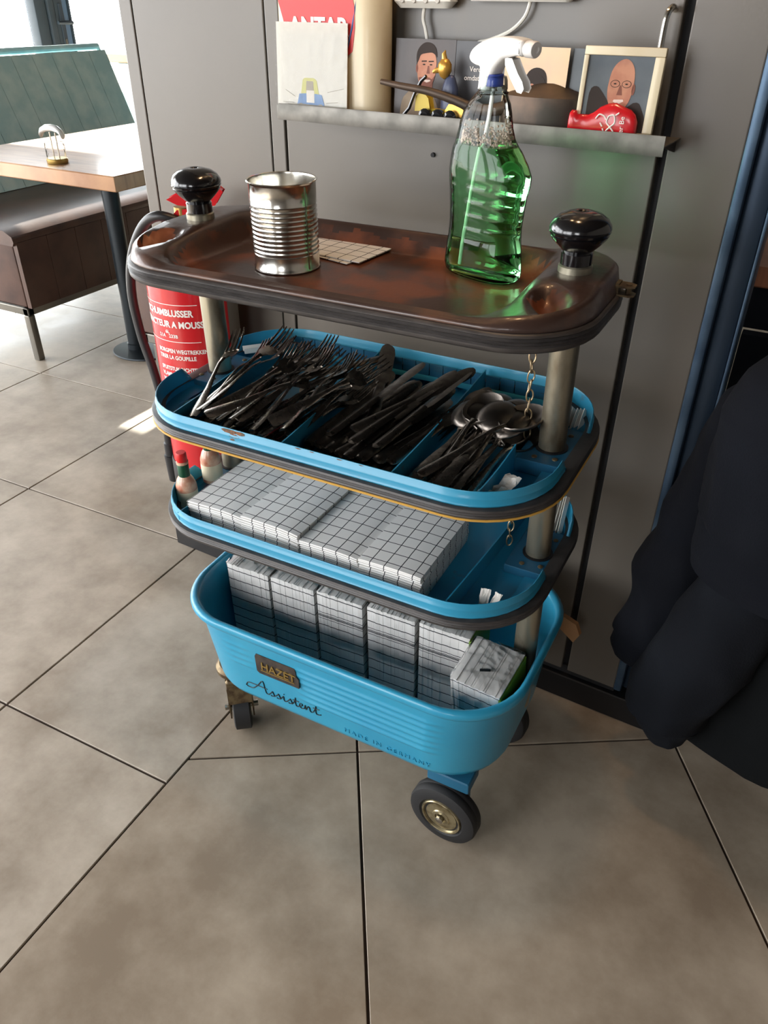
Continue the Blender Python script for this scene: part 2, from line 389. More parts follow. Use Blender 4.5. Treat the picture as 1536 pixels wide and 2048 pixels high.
# glazed left facade
wf = empty('window_2', kind='structure')
for y in (-3.4, -1.9, -.4, 1.25, 4.9, 5.9): G().box(RX0-.08, RX0, y, y+.08, 0, RZ).build('mullion', 'frame_grey', wf, smooth=0)
G().box(RX0-.08, RX0, RY0, RY1, 2.6, RZ).build('transom', 'frame_grey', wf, smooth=0)
for y0, y1 in ((1.33, 2.97), (3.26, 4.9)):
    G().box(RX0-.045, RX0-.04, y0, y1, .02, 2.6).build('pane', 'window_glass', wf, smooth=0)
# door leaf with handle in the facade
dr = empty('door_1', (RX0, 2.975, 0), kind='structure')
def dbar(n_, x0, x1, y0, y1, z0, z1, m='frame_grey'): return G().box(x0, x1, y0, y1, z0, z1, .004).build(n_, m, dr)
mat('frame_light', rgb(120, 146, 178), .35, .3); mat('steel_handle', rgb(88, 98, 108), .35, .6)
dbar('door_frame', -.06, .02, 0, .085, .02, 2.55); dbar('door_stile', -.05, .035, .09, .135, .02, 2.55); dbar('door_stile', -.045, .03, .139, .205, .02, 2.55); dbar('door_edge', -.06, .01, .209, .26, .02, 2.55, 'frame_light'); dbar('door_edge', -.06, .02, .262, .275, .02, 2.55)
g = G(); g.lathe([(.011, 0), (.011, .05)], 12, TR(.03, .2, 1.02, 0, radians(90), 0)); g.tube([(.085, .212, 1.02), (.085, .15, 1.021), (.083, .10, 1.022)], .010, 10)
g.build('door_handle', 'steel_handle', dr)
G().box(.03, .038, .165, .19, .87, 1.12, .002).build('handle_plate', 'steel_handle', dr)
G().box(.0385, .041, .170, .185, .895, .935, .001).build('lock_cylinder', 'chrome', dr)

# the dividing wall of grey sheet panels behind the trolley
pw = empty('wall_middle', mtx=MW.copy(), kind='structure')
G().box(-.654, .398, .016, .15, 0, RZ).build('backing', 'backing', pw, smooth=0)
for x0, x1 in ((-.66, -.6315), (-.6285, -.351), (-.3485, -.3215), (-.317, .2835), (.2955, .388)):
    G().box(x0, x1, 0, .03, .075, RZ, .0012).build('wall_panel', 'panel', pw, smooth=0)
G().box(-.66, -.650, .03, .15, .075, RZ).build('end_panel', 'panel', pw, smooth=0)
mat('jamb', rgb(40, 54, 70), .35, .5)
G().box(.388, .402, -.004, .16, .075, RZ, .002).build('edge_profile', 'blue_steel', pw)
G().box(.402, .432, .012, .05, .075, RZ, .002).build('jamb', 'jamb', pw); G().box(.4325, .437, .006, .05, .075, RZ, .001).build('edge_profile', 'blue_steel', pw)
G().box(-.735, .47, -.002, .15, 0, .058, .002).build('plinth', 'plinth', pw)
G().box(-.66, .388, .010, .03, .058, .078).build('shadow_gap', 'backing', pw, smooth=0)
g = G(); g.lathe([(.0035, 0), (.0032, .003)], 12, TR(-.045, -.0003, .977, radians(90), 0, 0)); g.build('wall_hole', 'backing', pw)
mat('tile_far', rgb(190, 190, 186), .8)
# outdoors
G().box(-8.2, RX0-.12, .35, 2.42, 2.62, 2.70).build('sun_blocker', 'plaster', smooth=0)['kind'] = 'structure'  # added unseen slab, keeps direct sun off the floor left of the trolley
G().box(-14, RX0-.2, -8, 12, -.12, -.05).build('ground', 'pavement', smooth=0)['kind'] = 'structure'
rr = random.Random(3)
for k, (x, y, z0, z1, wd) in enumerate(((-7.0, 4.05, .0, 1.25, .16), (-8.6, 7.15, .3, .78, .12))):
    g = G()
    for q in range(700 if k == 0 else 160):
        z = rr.uniform(z0 if k else .3, z1); px, py = x+rr.gauss(0, .16), y+rr.gauss(0, wd)
        a = rr.uniform(0, 2*pi); t = rr.uniform(-.8, .8); s_ = rr.uniform(.03, .06)
        d = Vector((cos(a)*cos(t), sin(a)*cos(t), sin(t)))*s_; e = d.cross(Vector((0, 0, 1))).normalized()*s_*.35
        c = Vector((px, py, z)); g.add([c, c+d*.5+e, c+d, c+d*.5-e], [(0, 1, 2, 3)])
    rt_ = empty('garden_shrub', (0, 0, 0), label='tall leafy green shrub outside, at the left picture edge' if k == 0 else 'small distant green bush outside, right of the door handle', cat='shrub')
    g.build('foliage', 'foliage', rt_, smooth=0, fixn=False)['kind'] = 'stuff'
    G().tube([(x, y, -.05), (x+.02, y, .4), (x, y+.02, z1*.8)], [.025, .02, .008], 6).build('stem', 'wood_dark', rt_)
# ================================================================== TROLLEY
tro = empty('service_trolley', mtx=MT.copy(), label='blue vintage workshop trolley with brown top tray, three blue trays and black knobs', cat='trolley')
CYT = -.0128
def ring(L, W, r, d, z, cx=0, cy=CYT, zf=None): return rrect_d(L-2*d, W-2*d, max(r-d, .002), z, cx, cy, 10, zf=zf)
# ---- top tray: moulded brown shell
PL, PW, PR, PCY = .644, .285, .10, -.018
def rimz(x, y):
    f = .8965+.0085*smoothstep(-.12, .09, y); s = smoothstep(.205, .255, abs(x))
    sh = .9145-.11*max(0, -y-.035)-.04*max(0, y-.06)-.05*max(0, abs(x)-.29)
    return f*(1-s)+max(f, sh)*s
def sd_rr(x, y, cx, cy, hx, hy, r):
    qx, qy = abs(x-cx)-hx+r, abs(y-cy)-hy+r
    return sqrt(max(qx, 0)**2+max(qy, 0)**2)+min(max(qx, qy), 0)-r
def topz(x, y, z=0):
    h = rimz(x, y)
    sd = sd_rr(x, y, -.004, -.022, .233, .122, .055)
    t = smoothstep(.006, -.020, sd); h = h*(1-t)+.8785*t
    for cx, cy in ((-.276, -.092), (.270, -.088)):
        sg = 1 if cx > 0 else -1
        dx, dy = x-cx, y-cy; a = sg*.45
        u_, v_ = dx*cos(a)+dy*sin(a), -dx*sin(a)+dy*cos(a)
        d = sqrt((u_/.023)**2+(v_/.043)**2)
        h -= .017*smoothstep(1.05, .35, d)
    return h
g = G(); rs = []
for d, z in ((.012, .8865), (.006, .8875), (.005, .890), (.0065, .8935)): rs.append(ring(PL, PW, PR, d, z, 0, PCY))
for d, k in ((.010, -.0035), (.0135, -.0012), (.017, 0)): rs.append([(x, y, rimz(x, y)+k if rimz(x, y)+k > .8935 else .894) for x, y, _ in ring(PL, PW, PR, d, 0, 0, PCY)])
for k in range(1, 60):
    d = .017+(.1395-.017)*k/59
    rs.append(ring(PL, PW, PR, d, 0, 0, PCY, zf=topz))
g.loft(rs, (False, True)); tt_ = g.build('top_tray', 'tray_dark', tro, smooth=60, fixn=False)
tt_.data.materials.append(MATS['copper'])
for pl in tt_.data.polygons:
    c = pl.center; q = .008*noise.noise(Vector((c.x*28, c.y*28, 3)))+.004*noise.noise(Vector((c.x*90, c.y*90, 1)))
    dish = min(sqrt(((c.x-cx)/.019)**2+((c.y-cy)/.034)**2) for cx, cy in ((-.276, -.092), (.270, -.088)))
    if sd_rr(c.x, c.y, -.004, -.022, .233, .122, .055)+q < -.004 or dish+q*40 < 1: pl.material_index = 1
g = G()
prof = [(.02, .886), (.006, .8885), (.002, .8875), (.0005, .885), (.0025, .8832), (.0000, .8812), (.0025, .8792), (.0000, .8775), (.0028, .8755), (.0006, .8735), (.0008, .870), (.004, .867), (.020, .8665)]
g.loft([ring(PL, PW, PR, d, z, 0, PCY) for d, z in prof], (False, True)); g.build('rubber_bumper', 'rubber', tro, smooth=50)
# ---- posts, collars, knobs
def zc(x): return topz(x, 0)
for sx in (-1, 1):
    X = .270*sx
    p = G().lathe([(.0172, .205), (.0176, .21), (.0176, .868)], 28, TR(X, 0, 0)).build('post', 'post', tro)
    G().lathe([(.0195, zc(X)-.003), (.0195, zc(X)+.007), (.0178, zc(X)+.0085)], 28, TR(X, 0, 0)).build('post_collar', 'post', tro)
    b = zc(X)+.008
    pr = [(.0165, b), (.0178, b+.001), (.0178, b+.013), (.0162, b+.0145), (.0175, b+.016), (.024, b+.022), (.0305, b+.029), (.0325, b+.0325), (.0312, b+.0335), (.0330, b+.0345), (.0342, b+.037), (.0330, b+.0385), (.0345, b+.040), (.0338, b+.0435), (.030, b+.0495), (.023, b+.0545), (.013, b+.0575), (.006, b+.0582), (.0045, b+.0575), (.004, b+.0568)]
    G().lathe(pr, 36, TR(X, 0, 0)).build('knob', 'bakelite', tro)
# latch bracket on the right end
g = G()
for dz in (0, -.010): g.prism([(0, -.010), (.018, -.010), (.026, -.006), (.026, .004), (.018, .009), (0, .010)], dz, dz+.0022, TR(.310, .028, .897))
g.box(.306, .318, .020, .036, .885, .901); g.lathe([(.0035, -.003), (.0035, .012)], 10, TR(.328, .027, .888))
g.build('latch_bracket', 'bracket', tro)
# ---- blue trays
def make_tray(name, L, W, r, cx, zr, zb, stripe, zfl):
    def dip(x, y, z):
        if z < zb+.012: return z
        s = smoothstep(L/2-.055, L/2-.035, abs(x-cx))*smoothstep(-.062, -.048, y)*smoothstep(.075, .058, y)
        return z-(z-(zb+.0125))*s
    R = lambda d, z: ring(L, W, r, d, z, cx, CYT, zf=dip)
    outer = [(.03, zb+.002), (.006, zb+.003), (.004, zb+.0120), (-.0002, zb+.0138), (-.0012, zb+.0158), (0, zb+.0178), (0, zr-.0115), (-.0015, zr-.0105), (-.0015, zr-.0085), (0, zr-.0072), (0.0002, zr-.001), (.0008, zr), (.0018, zr), (.0024, zr-.001)]
    inner = [(.0024, zr-.008), (.004, zr-.012), (.005, zfl+.012), (.010, zfl+.003), (.018, zfl)]
    t = G().loft([R(d, z) for d, z in outer+inner], (False, True)).build(name, 'blue_worn', tro, smooth=50, fixn=False)
    # rubber bumper round the tray
    L2, W2 = L+.0251, W+.0125
    zt = zb+.0140
    pf = [(.020, zt-.001), (.006, zt), (.001, zt-.0015), (0, zt-.004), (.0016, zt-.0058), (.0002, zt-.0078), (.0012, zt-.0093), (.0003, zt-.0110), (.0014, zt-.0127), (.0020, zt-.0155), (.006, zt-.0172), (.022, zt-.0176)]
    bo = G().loft([ring(L2, W2, r+.012, d, z, cx) for d, z in pf], (False, False)).build('rubber_bumper', 'rubber', tro, smooth=50)
    if stripe:
        pf = [(.006, zt-.0132), (.0004, zt-.0135), (-.0006, zt-.0148), (.0006, zt-.0162), (.006, zt-.0172)]
        G().loft([ring(L2, W2, r+.012, d, z, cx) for d, z in pf], (False, False)).build('yellow_trim', 'yellow', tro, smooth=60)
    # end ledges carrying the posts
    for sx in (-1, 1):
        xo = cx+sx*(L/2-.004); xi = .236*sx
        x0, x1 = min(xo, xi), max(xo, xi)
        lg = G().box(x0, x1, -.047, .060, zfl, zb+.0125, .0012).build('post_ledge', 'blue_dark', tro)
        for px, py in ((.284*sx, -.030), (.258*sx, -.034), (.284*sx, .040), (.258*sx, .046)):
            G().lathe([(.0038, 0), (.0036, .0012), (.002, .002)], 10, TR(px, py, zb+.0125)).build('screw', 'bracket', lg)
        G().lathe([(.0215, -.002), (.0215, .0015), (.0185, .0022)], 24, TR(.27*sx, 0, zb+.0125)).build('post_ring', 'plinth', lg)
    # slotted strip along the back inside wall
    g = G(); n = 20
    for k in range(n):
        a = -.235+.47*k/n; g.box(a+.0008, a+.47/n-.0008, .148, .1505, zfl+.004, zr-.012)
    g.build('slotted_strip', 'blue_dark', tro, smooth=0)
    return t
make_tray('upper_tray', .5955, .3487, .105, .0059, .707, .672, True, .664)
make_tray('lower_tray', .5955, .3487, .105, .0003, .536, .499, False, .4975)
def divider(x0, y0, x1, y1, z0, z1, name='divider', m='blue_worn', sag=.004):
    a, b = Vector((x0, y0)), Vector((x1, y1)); n_ = Vector((-(b-a).y, (b-a).x)).normalized()*.0009; rs = []
    for k in range(9):
        t = k/8; p = a.lerp(b, t); zt = z1-sag*sin(pi*t)
        rs.append([(p.x-n_.x, p.y-n_.y, z0), (p.x+n_.x, p.y+n_.y, z0), (p.x+n_.x, p.y+n_.y, zt), (p.x-n_.x, p.y-n_.y, zt)])
    return G().loft(rs).build(name, m, tro, smooth=0)
divider(-.208, -.1795, -.243, .150, .664, .7045)
divider(-.030, -.1805, -.062, .150, .664, .7035)
divider(.128, -.1805, .116, .150, .664, .7035)
divider(.236, -.178, .236, -.047, .664, .7035); divider(.236, .060, .236, .150, .664, .7035)
divider(-.236, -.178, -.236, -.047, .4975, .530); divider(.205, -.180, .222, .150, .4975, .530)
divider(.236, .060, .236, .150, .4975, .530)
# rust patches where the enamel wore off the front edge of the upper tray
g = G(); rr = random.Random(5)
for cx_, cz, s_ in ((-.108, .7035, .010), (-.100, .6985, .007), (-.09, .704, .008), (-.104, .692, .004), (.0, .7062, .004), (.02, .7064, .003), (.06, .7066, .004), (.09, .7066, .003)):
    pts = [(cx_+s_*(.6+.5*rr.random())*cos(2*pi*k/11)*1.3, cz+s_*.38*(.6+.5*rr.random())*sin(2*pi*k/11)) for k in range(11)]
    pts = [(x, min(z, .7064)) for x, z in pts]
    y = CYT-.3487/2
    g.add([(x, y-.0003-(.0015 if .6955 < z < .699 else 0), z) for x, z in pts], [tuple(range(11))])
g.build('rust_patch', 'rust', tro, smooth=0)
# ---- chains
def chain(x, y, z1, z0, lean=0.0):
    hk = G().tube([(x-.006, y, z1+.004), (x-.003, y, z1+.0005), (x, y, z1-.001), (x+.003, y, z1+.0005), (x+.005, y, z1+.004)], .0012, 6).build('chain_hook', 'chain', tro)
    n = max(2, int((z1-z0)/.0125)); 
    me = None
    for k in range(n):
        zc_ = z1-.006-(z1-z0)*k/n; xx = x+lean*(k/n)
        if me is None:
            pts = [(.0042*cos(a)*(1+.15*cos(a)), 0, .0088*sin(a)) for a in [2*pi*q/14 for q in range(14)]]
            o = G().tube(pts, .0011, 6, closed=True).build('chain_link', 'chain', hk); me = o.data
        else:
            o = bpy.data.objects.new('chain_link', me); COL.objects.link(o); o.parent = hk
        o.location = (xx, y, zc_); o.rotation_euler = (radians(random.uniform(-10, 10)), radians(random.uniform(-12, 12)), radians(20+90*(k % 2)+random.uniform(-15, 15)))
chain(-.281, .030, .862, .690); chain(.229, .0, .862, .690, .006); chain(.226, .0, .652, .512)
# ---- bin
BL, BW, BCX, BCY = .60, .365, .005, -.008
def bwall(z): t = (z-.172)/(.31-.172); return .552+.026*t, .322+.023*t
def binfront(z): return BCY-bwall(z)[1]/2
def rib(x, z):
    m1 = smoothstep(-.055, -.02, x)*smoothstep(.262, .225, x); m2 = .45*smoothstep(-.275, -.25, x)*smoothstep(-.125, -.15, x)
    zz = (z-.212)/(.298-.212)
    if zz < 0 or zz > 1: return 0
    return (m1+m2*(zz > .3))*.0028*(.5-.5*cos(2*pi*zz*6))**1.5
rs = []
def bring(L, W, r, z, ribs=False):
    out = []
    for x, y, zz in rrect_d(L, W, r, z, BCX, BCY, 10):
        if ribs and y < BCY-W/2+.001: y -= rib(x, z)
        out.append((x, y, zz))
    return out
SEGS = (90, 16)
for L, W, r, z in ((.44, .21, .07, .150), (.50, .268, .085, .1505), (.528, .296, .095, .155), (.544, .314, .10, .163)): rs.append(bring(L, W, r, z))
z = .172
while z < .311: L, W = bwall(z); rs.append(bring(L, W, .105, z, True)); z += .0022
for L, W, z in ((.581, .348, .315), (.588, .354, .318), (.596, .361, .3215), (.600, .365, .3265), (.600, .365, .331), (.596, .361, .3355), (.588, .353, .3370), (.581, .346, .3355), (.5765, .3415, .331), (.573, .338, .322), (.566, .331, .29), (.547, .313, .18), (.535, .30, .167), (.50, .27, .163)): rs.append(bring(L, W, .105, z))
G().loft(rs, (True, True)).build('bin', 'blue', tro, smooth=55, fixn=False)
SEGS = (40, 16)
# badge with raised letters
yb = binfront(.27)
bd = G().prism([(-.1225, .2515), (-.1175, .2475), (-.040, .2485), (-.0395, .268), (-.0435, .2725), (-.0455, .2905), (-.1205, .290), (-.1235, .284)], 0, .0035, Matrix(((1, 0, 0, 0), (0, 0, -1, yb+.0008), (0, 1, 0, 0), (0, 0, 0, 1)))).build('maker_badge', 'badge', tro, smooth=0)
TXM = lambda x, y, z, s=0: Matrix.Translation((x, y, z)) @ Matrix.Rotation(radians(90), 4, 'X')
text_mesh('badge_letter', 'HAZET', .0215, 'brass', bd, TXM(-.1125, yb-.0030, .2605), .0012, bold=.0003)
g = G(); g.box(-.114, -.048, yb-.0034, yb-.0028, .2555, .2575); g.build('badge_line', 'brass', bd, smooth=0)
# script lettering "Assistent"
def smooth_path(pts, sub=6):
    out = []; P = [Vector((a, b, 0)) for a, b in pts]
    for i in range(len(P)-1):
        p0, p1, p2, p3 = P[max(i-1, 0)], P[i], P[i+1], P[min(i+2, len(P)-1)]
        for k in range(sub):
            t = k/sub; out.append(.5*((2*p1)+(-p0+p2)*t+(2*p0-5*p1+4*p2-p3)*t*t+(-p0+3*p1-3*p2+p3)*t**3))
    out.append(P[-1]); return out
def s_(x): return [(x, .05), (x+.35, .75), (x+.50, 1.0), (x+.56, .7), (x+.62, .25), (x+.42, .0), (x+.22, .1)]
strokes = [[(-1.3, .35), (-1.0, .05), (-.4, .15), (.3, 1.1), (.95, 2.35), (1.15, 2.2), (1.2, 1.2), (1.3, .2), (1.6, .05)], [(-1.2, .4), (-.9, 1.0), (-.1, 1.1), (1.5, 1.05)],
    [(1.6, .05), (2.0, .75), (2.15, 1.0), (2.25, .6), (2.3, .2), (2.05, 0), (1.85, .1)], [(2.3, .1), (2.75, .75), (2.9, 1.0), (3.0, .6), (3.05, .2), (2.8, 0), (2.6, .1)],
    [(3.05, .1), (3.5, .95), (3.5, .3), (3.65, .02), (3.85, .15)], [(3.6, 1.45), (3.66, 1.5)], [(3.85, .15), (4.2, .75), (4.35, 1.0), (4.45, .6), (4.5, .2), (4.25, 0), (4.05, .1)],
    [(4.5, .1), (4.9, 1.0), (5.05, 1.75), (4.95, .6), (5.05, .05), (5.35, .15)], [(4.65, 1.1), (5.4, 1.15)],
    [(5.3, .2), (5.75, .6), (5.75, .95), (5.5, .85), (5.45, .3), (5.7, .02), (6.0, .2)], [(6.0, .2), (6.15, .95), (6.2, .1), (6.45, .85), (6.65, .85), (6.7, .2), (6.9, .05), (7.05, .25)],
    [(7.05, .25), (7.35, 1.0), (7.5, 1.7), (7.4, .6), (7.45, .1), (7.8, .1), (8.0, .3)], [(7.1, 1.1), (7.85, 1.2)]]
g = G(); zb_ = .1905
for st in strokes:
    pp = []
    for v in smooth_path(st):
        x = -.137+v.x*.0163; z = zb_+v.y*.0125+v.x*.0003; pp.append((x, binfront(z)-.0004, z))
    g.tube(pp, .0011, 5)
g.build('script_lettering', 'script_ink', tro)
text_mesh('embossed_lettering', 'MADE IN GERMANY', .0135, 'blue_worn', tro, TXM(.036, binfront(.186)-.0002, .1795), .0007, spacing=1.35)
# ---- wheels
def wheel(x, y, r, wd, par, rz=0, gz=0):
    Mx = TR(x, y, r+gz, 0, 0, rz) @ Matrix.Rotation(radians(90), 4, 'X')
    h = wd/2
    t = G().lathe([(r*.60, -h*.8), (r*.66, -h), (r*.84, -h*.98), (r*.96, -h*.80), (r, -h*.5), (r, -.002), (r*.985, 0), (r, .002), (r, h*.5), (r*.96, h*.80), (r*.84, h*.98), (r*.66, h), (r*.60, h*.8)], 44).build('tyre', 'tyre', par, mtx=Mx)
    G().lathe([(.001, -h*.7), (r*.60, -h*.7), (r*.60, h*.86), (r*.57, h*1.02), (r*.53, h*.98), (r*.50, h*.74), (r*.47, h*.74), (r*.46, h*.86), (r*.26, h*.92), (r*.24, h*1.03), (r*.17, h*1.05), (r*.16, h*.9), (.001, h*.9)], 40).build('hub', 'hub', t)
    G().lathe([(r*.12, h*.85), (r*.115, h*1.35), (r*.07, h*1.42), (.001, h*1.42)], 8).build('axle_bolt', 'chrome', t)
    return t
for y, gz in ((-.150, .0008), (.085, -.0034)):
    br = G(); br.box(.185, .240, y+.021, y+.040, .060, .150, .002); br.box(.178, .250, y-.004, y+.042, .1285, .152, .002)
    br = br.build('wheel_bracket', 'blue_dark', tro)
    G().tube([(.212, y+.03, .0605+gz), (.212, y-.012, .0605+gz)], .005, 8).build('axle', 'chrome', br)
    wheel(.212, y, .0605, .034, tro, rz=radians(-4), gz=gz)
for y, gz in ((-.120, .0041), (.10, 0)):
    MC = TR(-.243, y+.022, 0, 0, 0, radians(40)) @ Matrix.Diagonal((1.15, 1.15, 1.0, 1))
    br = G(); br.lathe([(.030, .128), (.032, .131), (.032, .139), (.026, .146)], 28, MC)
    for s in (-1, 1):
        br.prism([(-.030, .030), (-.012, .024), (.014, .060), (.020, .128), (-.026, .128), (-.036, .070)], 0, .0022, MC @ TR(s*.0185-.0011, 0, 0) @ Matrix(((0, 0, 1, 0), (1, 0, 0, 0), (0, 1, 0, 0), (0, 0, 0, 1))))
    br.box(-.0195, .0195, -.034, .019, .108, .129, .003, M=MC)
    br.prism([(-.0195, 0), (.0195, 0), (.0185, .034), (-.0185, .034)], 0, .002, MC @ TR(0, -.034, .112, radians(-100), 0, 0))
    br = br.build('caster_fork', 'bracket', tro, smooth=30)
    G().lathe([(.0055, -.027), (.0055, .027)], 8, MC @ TR(0, -.016, .042+gz) @ Matrix.Rotation(radians(90), 4, 'Y')).build('axle', 'chrome', br)
    Mx = MC @ TR(0, -.016, .0415+gz) @ Matrix.Rotation(radians(90), 4, 'Y')
    t = G().lathe([(.012, -.0140), (.036, -.0140), (.041, -.012), (.0415, .012), (.036, .0140), (.012, .0140)], 36).build('tyre', 'tyre', tro, mtx=Mx)
    G().lathe([(.001, -.0145), (.020, -.0145), (.020, .0145), (.001, .0145)], 24).build('hub', 'hub', t)

# ================================================================== THINGS ON THE TOP TRAY
ZT = .8788
# tin can
can = empty('tin_can', mtx=onT(-.1030, -.0335, ZT), label='open ribbed tin can without label on the brown top tray', cat='can')
R0 = .0435; pr = [(.001, .0012), (R0-.003, .0012), (R0-.0015, 0), (R0, .0012), (R0, .003), (R0-.0012, .0042), (R0-.0012, .020)]
z = .020
for k in range(11): pr += [(R0-.0012, z), (R0-.0026, z+.0018), (R0-.0026, z+.003), (R0-.0008, z+.0048), (R0-.0012, z+.0055)]; z += .0056
pr += [(R0-.0012, .1045), (R0, .106), (R0+.0012, .1075), (R0+.0004, .1085), (R0-.0012, .1078), (R0-.0018, .105), (R0-.0022, .012), (R0-.004, .003), (.001, .003)]
G().lathe(pr, 56, cap=(False, False)).build('can_body', 'tin', can, smooth=45)
G().box(-.0006, .0004, -.0008, .0008, .004, .103).build('side_seam', 'chrome', can, smooth=0, mtx=Matrix.Rotation(-.26, 4, 'Z') @ TR(R0-.0009, 0, 0))
# folded napkins under / beside the can
def napkin_mesh(w=.098, d=.155, t=.0036, curl=0.0, seed=0):
    rr = random.Random(seed); g = G(); rs = []
    nx = 5
    for i in range(nx+1):
        x = -w/2+w*i/nx; c = curl*((x/(w/2))**2)
        e = .0004 if i in (0, nx) else 0
        rs.append([(x, -d/2+.0006, e-c), (x, -d/2, t*.3-c), (x, -d/2, t*.7-c), (x, -d/2+.0006, t-e-c), (x, d/2, t-e-c), (x, d/2, e-c)])
    g.loft(rs); return g
for k, (x, y, rz, lb) in enumerate(((-.128, .066, radians(-12), 'checked napkin lying crosswise beneath the tin can on top tray'), (-.119, .066, radians(-6), 'checked napkin on top of the flat pair behind the tin can'))):
    o = napkin_mesh(.140, .098, .0016 if k == 0 else .0022, seed=k).build('paper_napkin', 'napkin_check', smooth=0, mtx=onT(x+.035, y, ZT+.0005+.0018*k, 0, 0, rz))
    tag(o, lb, 'napkin', 'napkins on the top tray')
# spray bottle
bo = empty('spray_bottle', mtx=onT(.1400, .0450, ZT+.0004, 0, 0, radians(-20)), label='clear spray bottle of bright green liquid with white trigger head', cat='spray bottle')
prof = [(.000, .043, .024, 0), (.004, .047, .027, 0), (.012, .0485, .0285, 0), (.030, .047, .028, 0), (.050, .0445, .0265, 0), (.062, .0440, .026, 0), (.080, .0448, .0265, .0005), (.098, .0462, .027, .001), (.112, .0485, .0275, .002), (.122, .0492, .0272, .002), (.132, .0465, .0262, 0), (.142, .0425, .025, -.003), (.150, .0385, .0242, -.005), (.160, .0335, .0235, -.0075), (.172, .0300, .0225, -.008), (.184, .0275, .0205, -.007), (.194, .0235, .0185, -.005), (.202, .0180, .016, -.003), (.208, .0140, .0140, -.001), (.213, .0135, .0135, 0)]
def interp(z):
    for a, b in zip(prof, prof[1:]):
        if a[0] <= z <= b[0]:
            t = (z-a[0])/(b[0]-a[0]); t = t*t*(3-2*t)*.4+t*.6
            return [a[q]+(b[q]-a[q])*t for q in (1, 2, 3)]
    return list(prof[-1][1:])
def bot_ring(z, off=0.0, n=44):
    a, b, c = interp(z); out = []; q = 0
    if .045 < z < .125: q = .0016*max(0, sin((z-.045)*2*pi/.0155))**2
    for k in range(n):
        t = 2*pi*k/n; ct, st = cos(t), sin(t); e = .78 if z < .15 else .9
        x = abs(ct)**e*(1 if ct >= 0 else -1); y = abs(st)**e*(1 if st >= 0 else -1)
        rr_ = q*max(0, .9-abs(x)) if abs(y) > .3 else q*.6
        out.append((c+(a*1.16-off-rr_)*x, (b-off-rr_)*y, z))
    return out
zs = [0, .002, .004, .008, .012]+[.018+.0031*k for k in range(63)]
zs = [z for z in zs if z <= .2131]
G().loft([bot_ring(z) for z in zs]+[[(x*.0105/.0135, y*.0105/.0135, z) for x, y, z in bot_ring(.213)]], (True, False)).build('bottle_wall', 'clear_pet', bo, smooth=60)
LQ = .152
lz = [z for z in zs if .002 <= z < LQ]+[LQ]
G().loft([bot_ring(z, .0014) for z in lz]).build('green_liquid', 'green_liquid', bo, smooth=60)
g = G(); rr = random.Random(2)
for k in range(420):
    zz = LQ+.0012+abs(rr.gauss(0, .0075)); a, b, c = interp(min(zz, .2)); t = rr.uniform(0, 2*pi); q = 1 if rr.random() < .75 else sqrt(rr.random())
    if zz > LQ+.006: q = 1
    s = rr.uniform(.0007, .0017); x, y = c+(a-.0026)*cos(t)*q, (b-.0026)*sin(t)*q
    g.lathe([(.0001, -s), (s*.8, -s*.5), (s*.95, s*.2), (s*.6, s*.8), (.0001, s)], 6, TR(x, y, min(zz, .178)), cap=(False, False))
tag(g.build('froth_bubbles', 'froth', bo, smooth=80, fixn=False), None, None, kind='stuff')
G().tube([(.0, 0, .21), (-.004, 0, .18), (-.012, 0, .14), (-.022, .002, .09), (-.030, .002, .04), (-.033, .002, .008)], .0024, 8).build('dip_tube', 'white_plastic', bo)
G().lathe([(.0165, .2045), (.0172, .2055), (.0172, .2065), (.0142, .2075)], 28).build('neck_ring', 'clear_pet', bo)
# trigger head: closed cap, body, nozzle, trigger
G().lathe([(.0152, .2085), (.0158, .2095), (.0150, .218), (.0138, .222)], 28).build('screw_collar', 'clear_pet', bo)
G().lathe([(.0105, .212), (.0105, .224)], 20).build('blue_valve', 'blue_label', bo)
HS = Matrix.Translation((0, 0, .2075)) @ Matrix.Diagonal((.93, .95, .80, 1)) @ Matrix.Translation((0, 0, -.2085))
outl = [(-.0160, .2085, .0110, .0125), (-.0155, .222, .0105, .0122), (-.0150, .232, .0120, .0120)]
head = G()
side = [(-.0175, .2095), (-.0035, .2085), (.0015, .222), (.0075, .236), (.0160, .2455), (.0215, .2495), (.0390, .2530), (.0480, .2535), (.0480, .2690), (.0420, .2725), (.0250, .2745), (.0050, .2735), (-.0140, .2680), (-.0285, .2590), (-.0335, .2490), (-.0300, .2420), (-.0220, .2385), (-.0160, .2370), (-.0165, .2250)]
def side_solid(pts, hw, bev, M=None):
    n = len(pts); cx = sum(p[0] for p in pts)/n; cz = sum(p[1] for p in pts)/n; rs = []
    for off, y in ((bev, -hw), (bev*.3, -hw+bev*.35), (0, -hw+bev), (0, hw-bev), (bev*.3, hw-bev*.35), (bev, hw)):
        r_ = []
        for i in range(n):
            p0, p1, p2 = Vector(pts[i-1]), Vector(pts[i]), Vector(pts[(i+1) % n]); t = (p2-p0).normalized(); nn = Vector((-t.y, t.x))
            q = p1+nn*off; r_.append((q.x, y, q.y))
        rs.append(r_)
    if M: rs = [[M @ Vector(p) for p in r_] for r_ in rs]
    return rs
G().loft(side_solid([tuple(v[:2]) for v in smooth_path(side+[side[0]], 3)][:-1], .0118, .0045)).build('trigger_head', 'white_plastic', bo, smooth=50, mtx=HS)
nz = G(); Mn = TR(.046, 0, .2612) @ Matrix.Rotation(radians(93), 4, 'Y')
nz.lathe([(.0098, 0), (.0102, .002), (.0102, .0125), (.0092, .014), (.0045, .0142), (.0042, .0125), (.001, .0125)], 20, Mn); nz.build('nozzle', 'white_plastic', bo, mtx=HS)
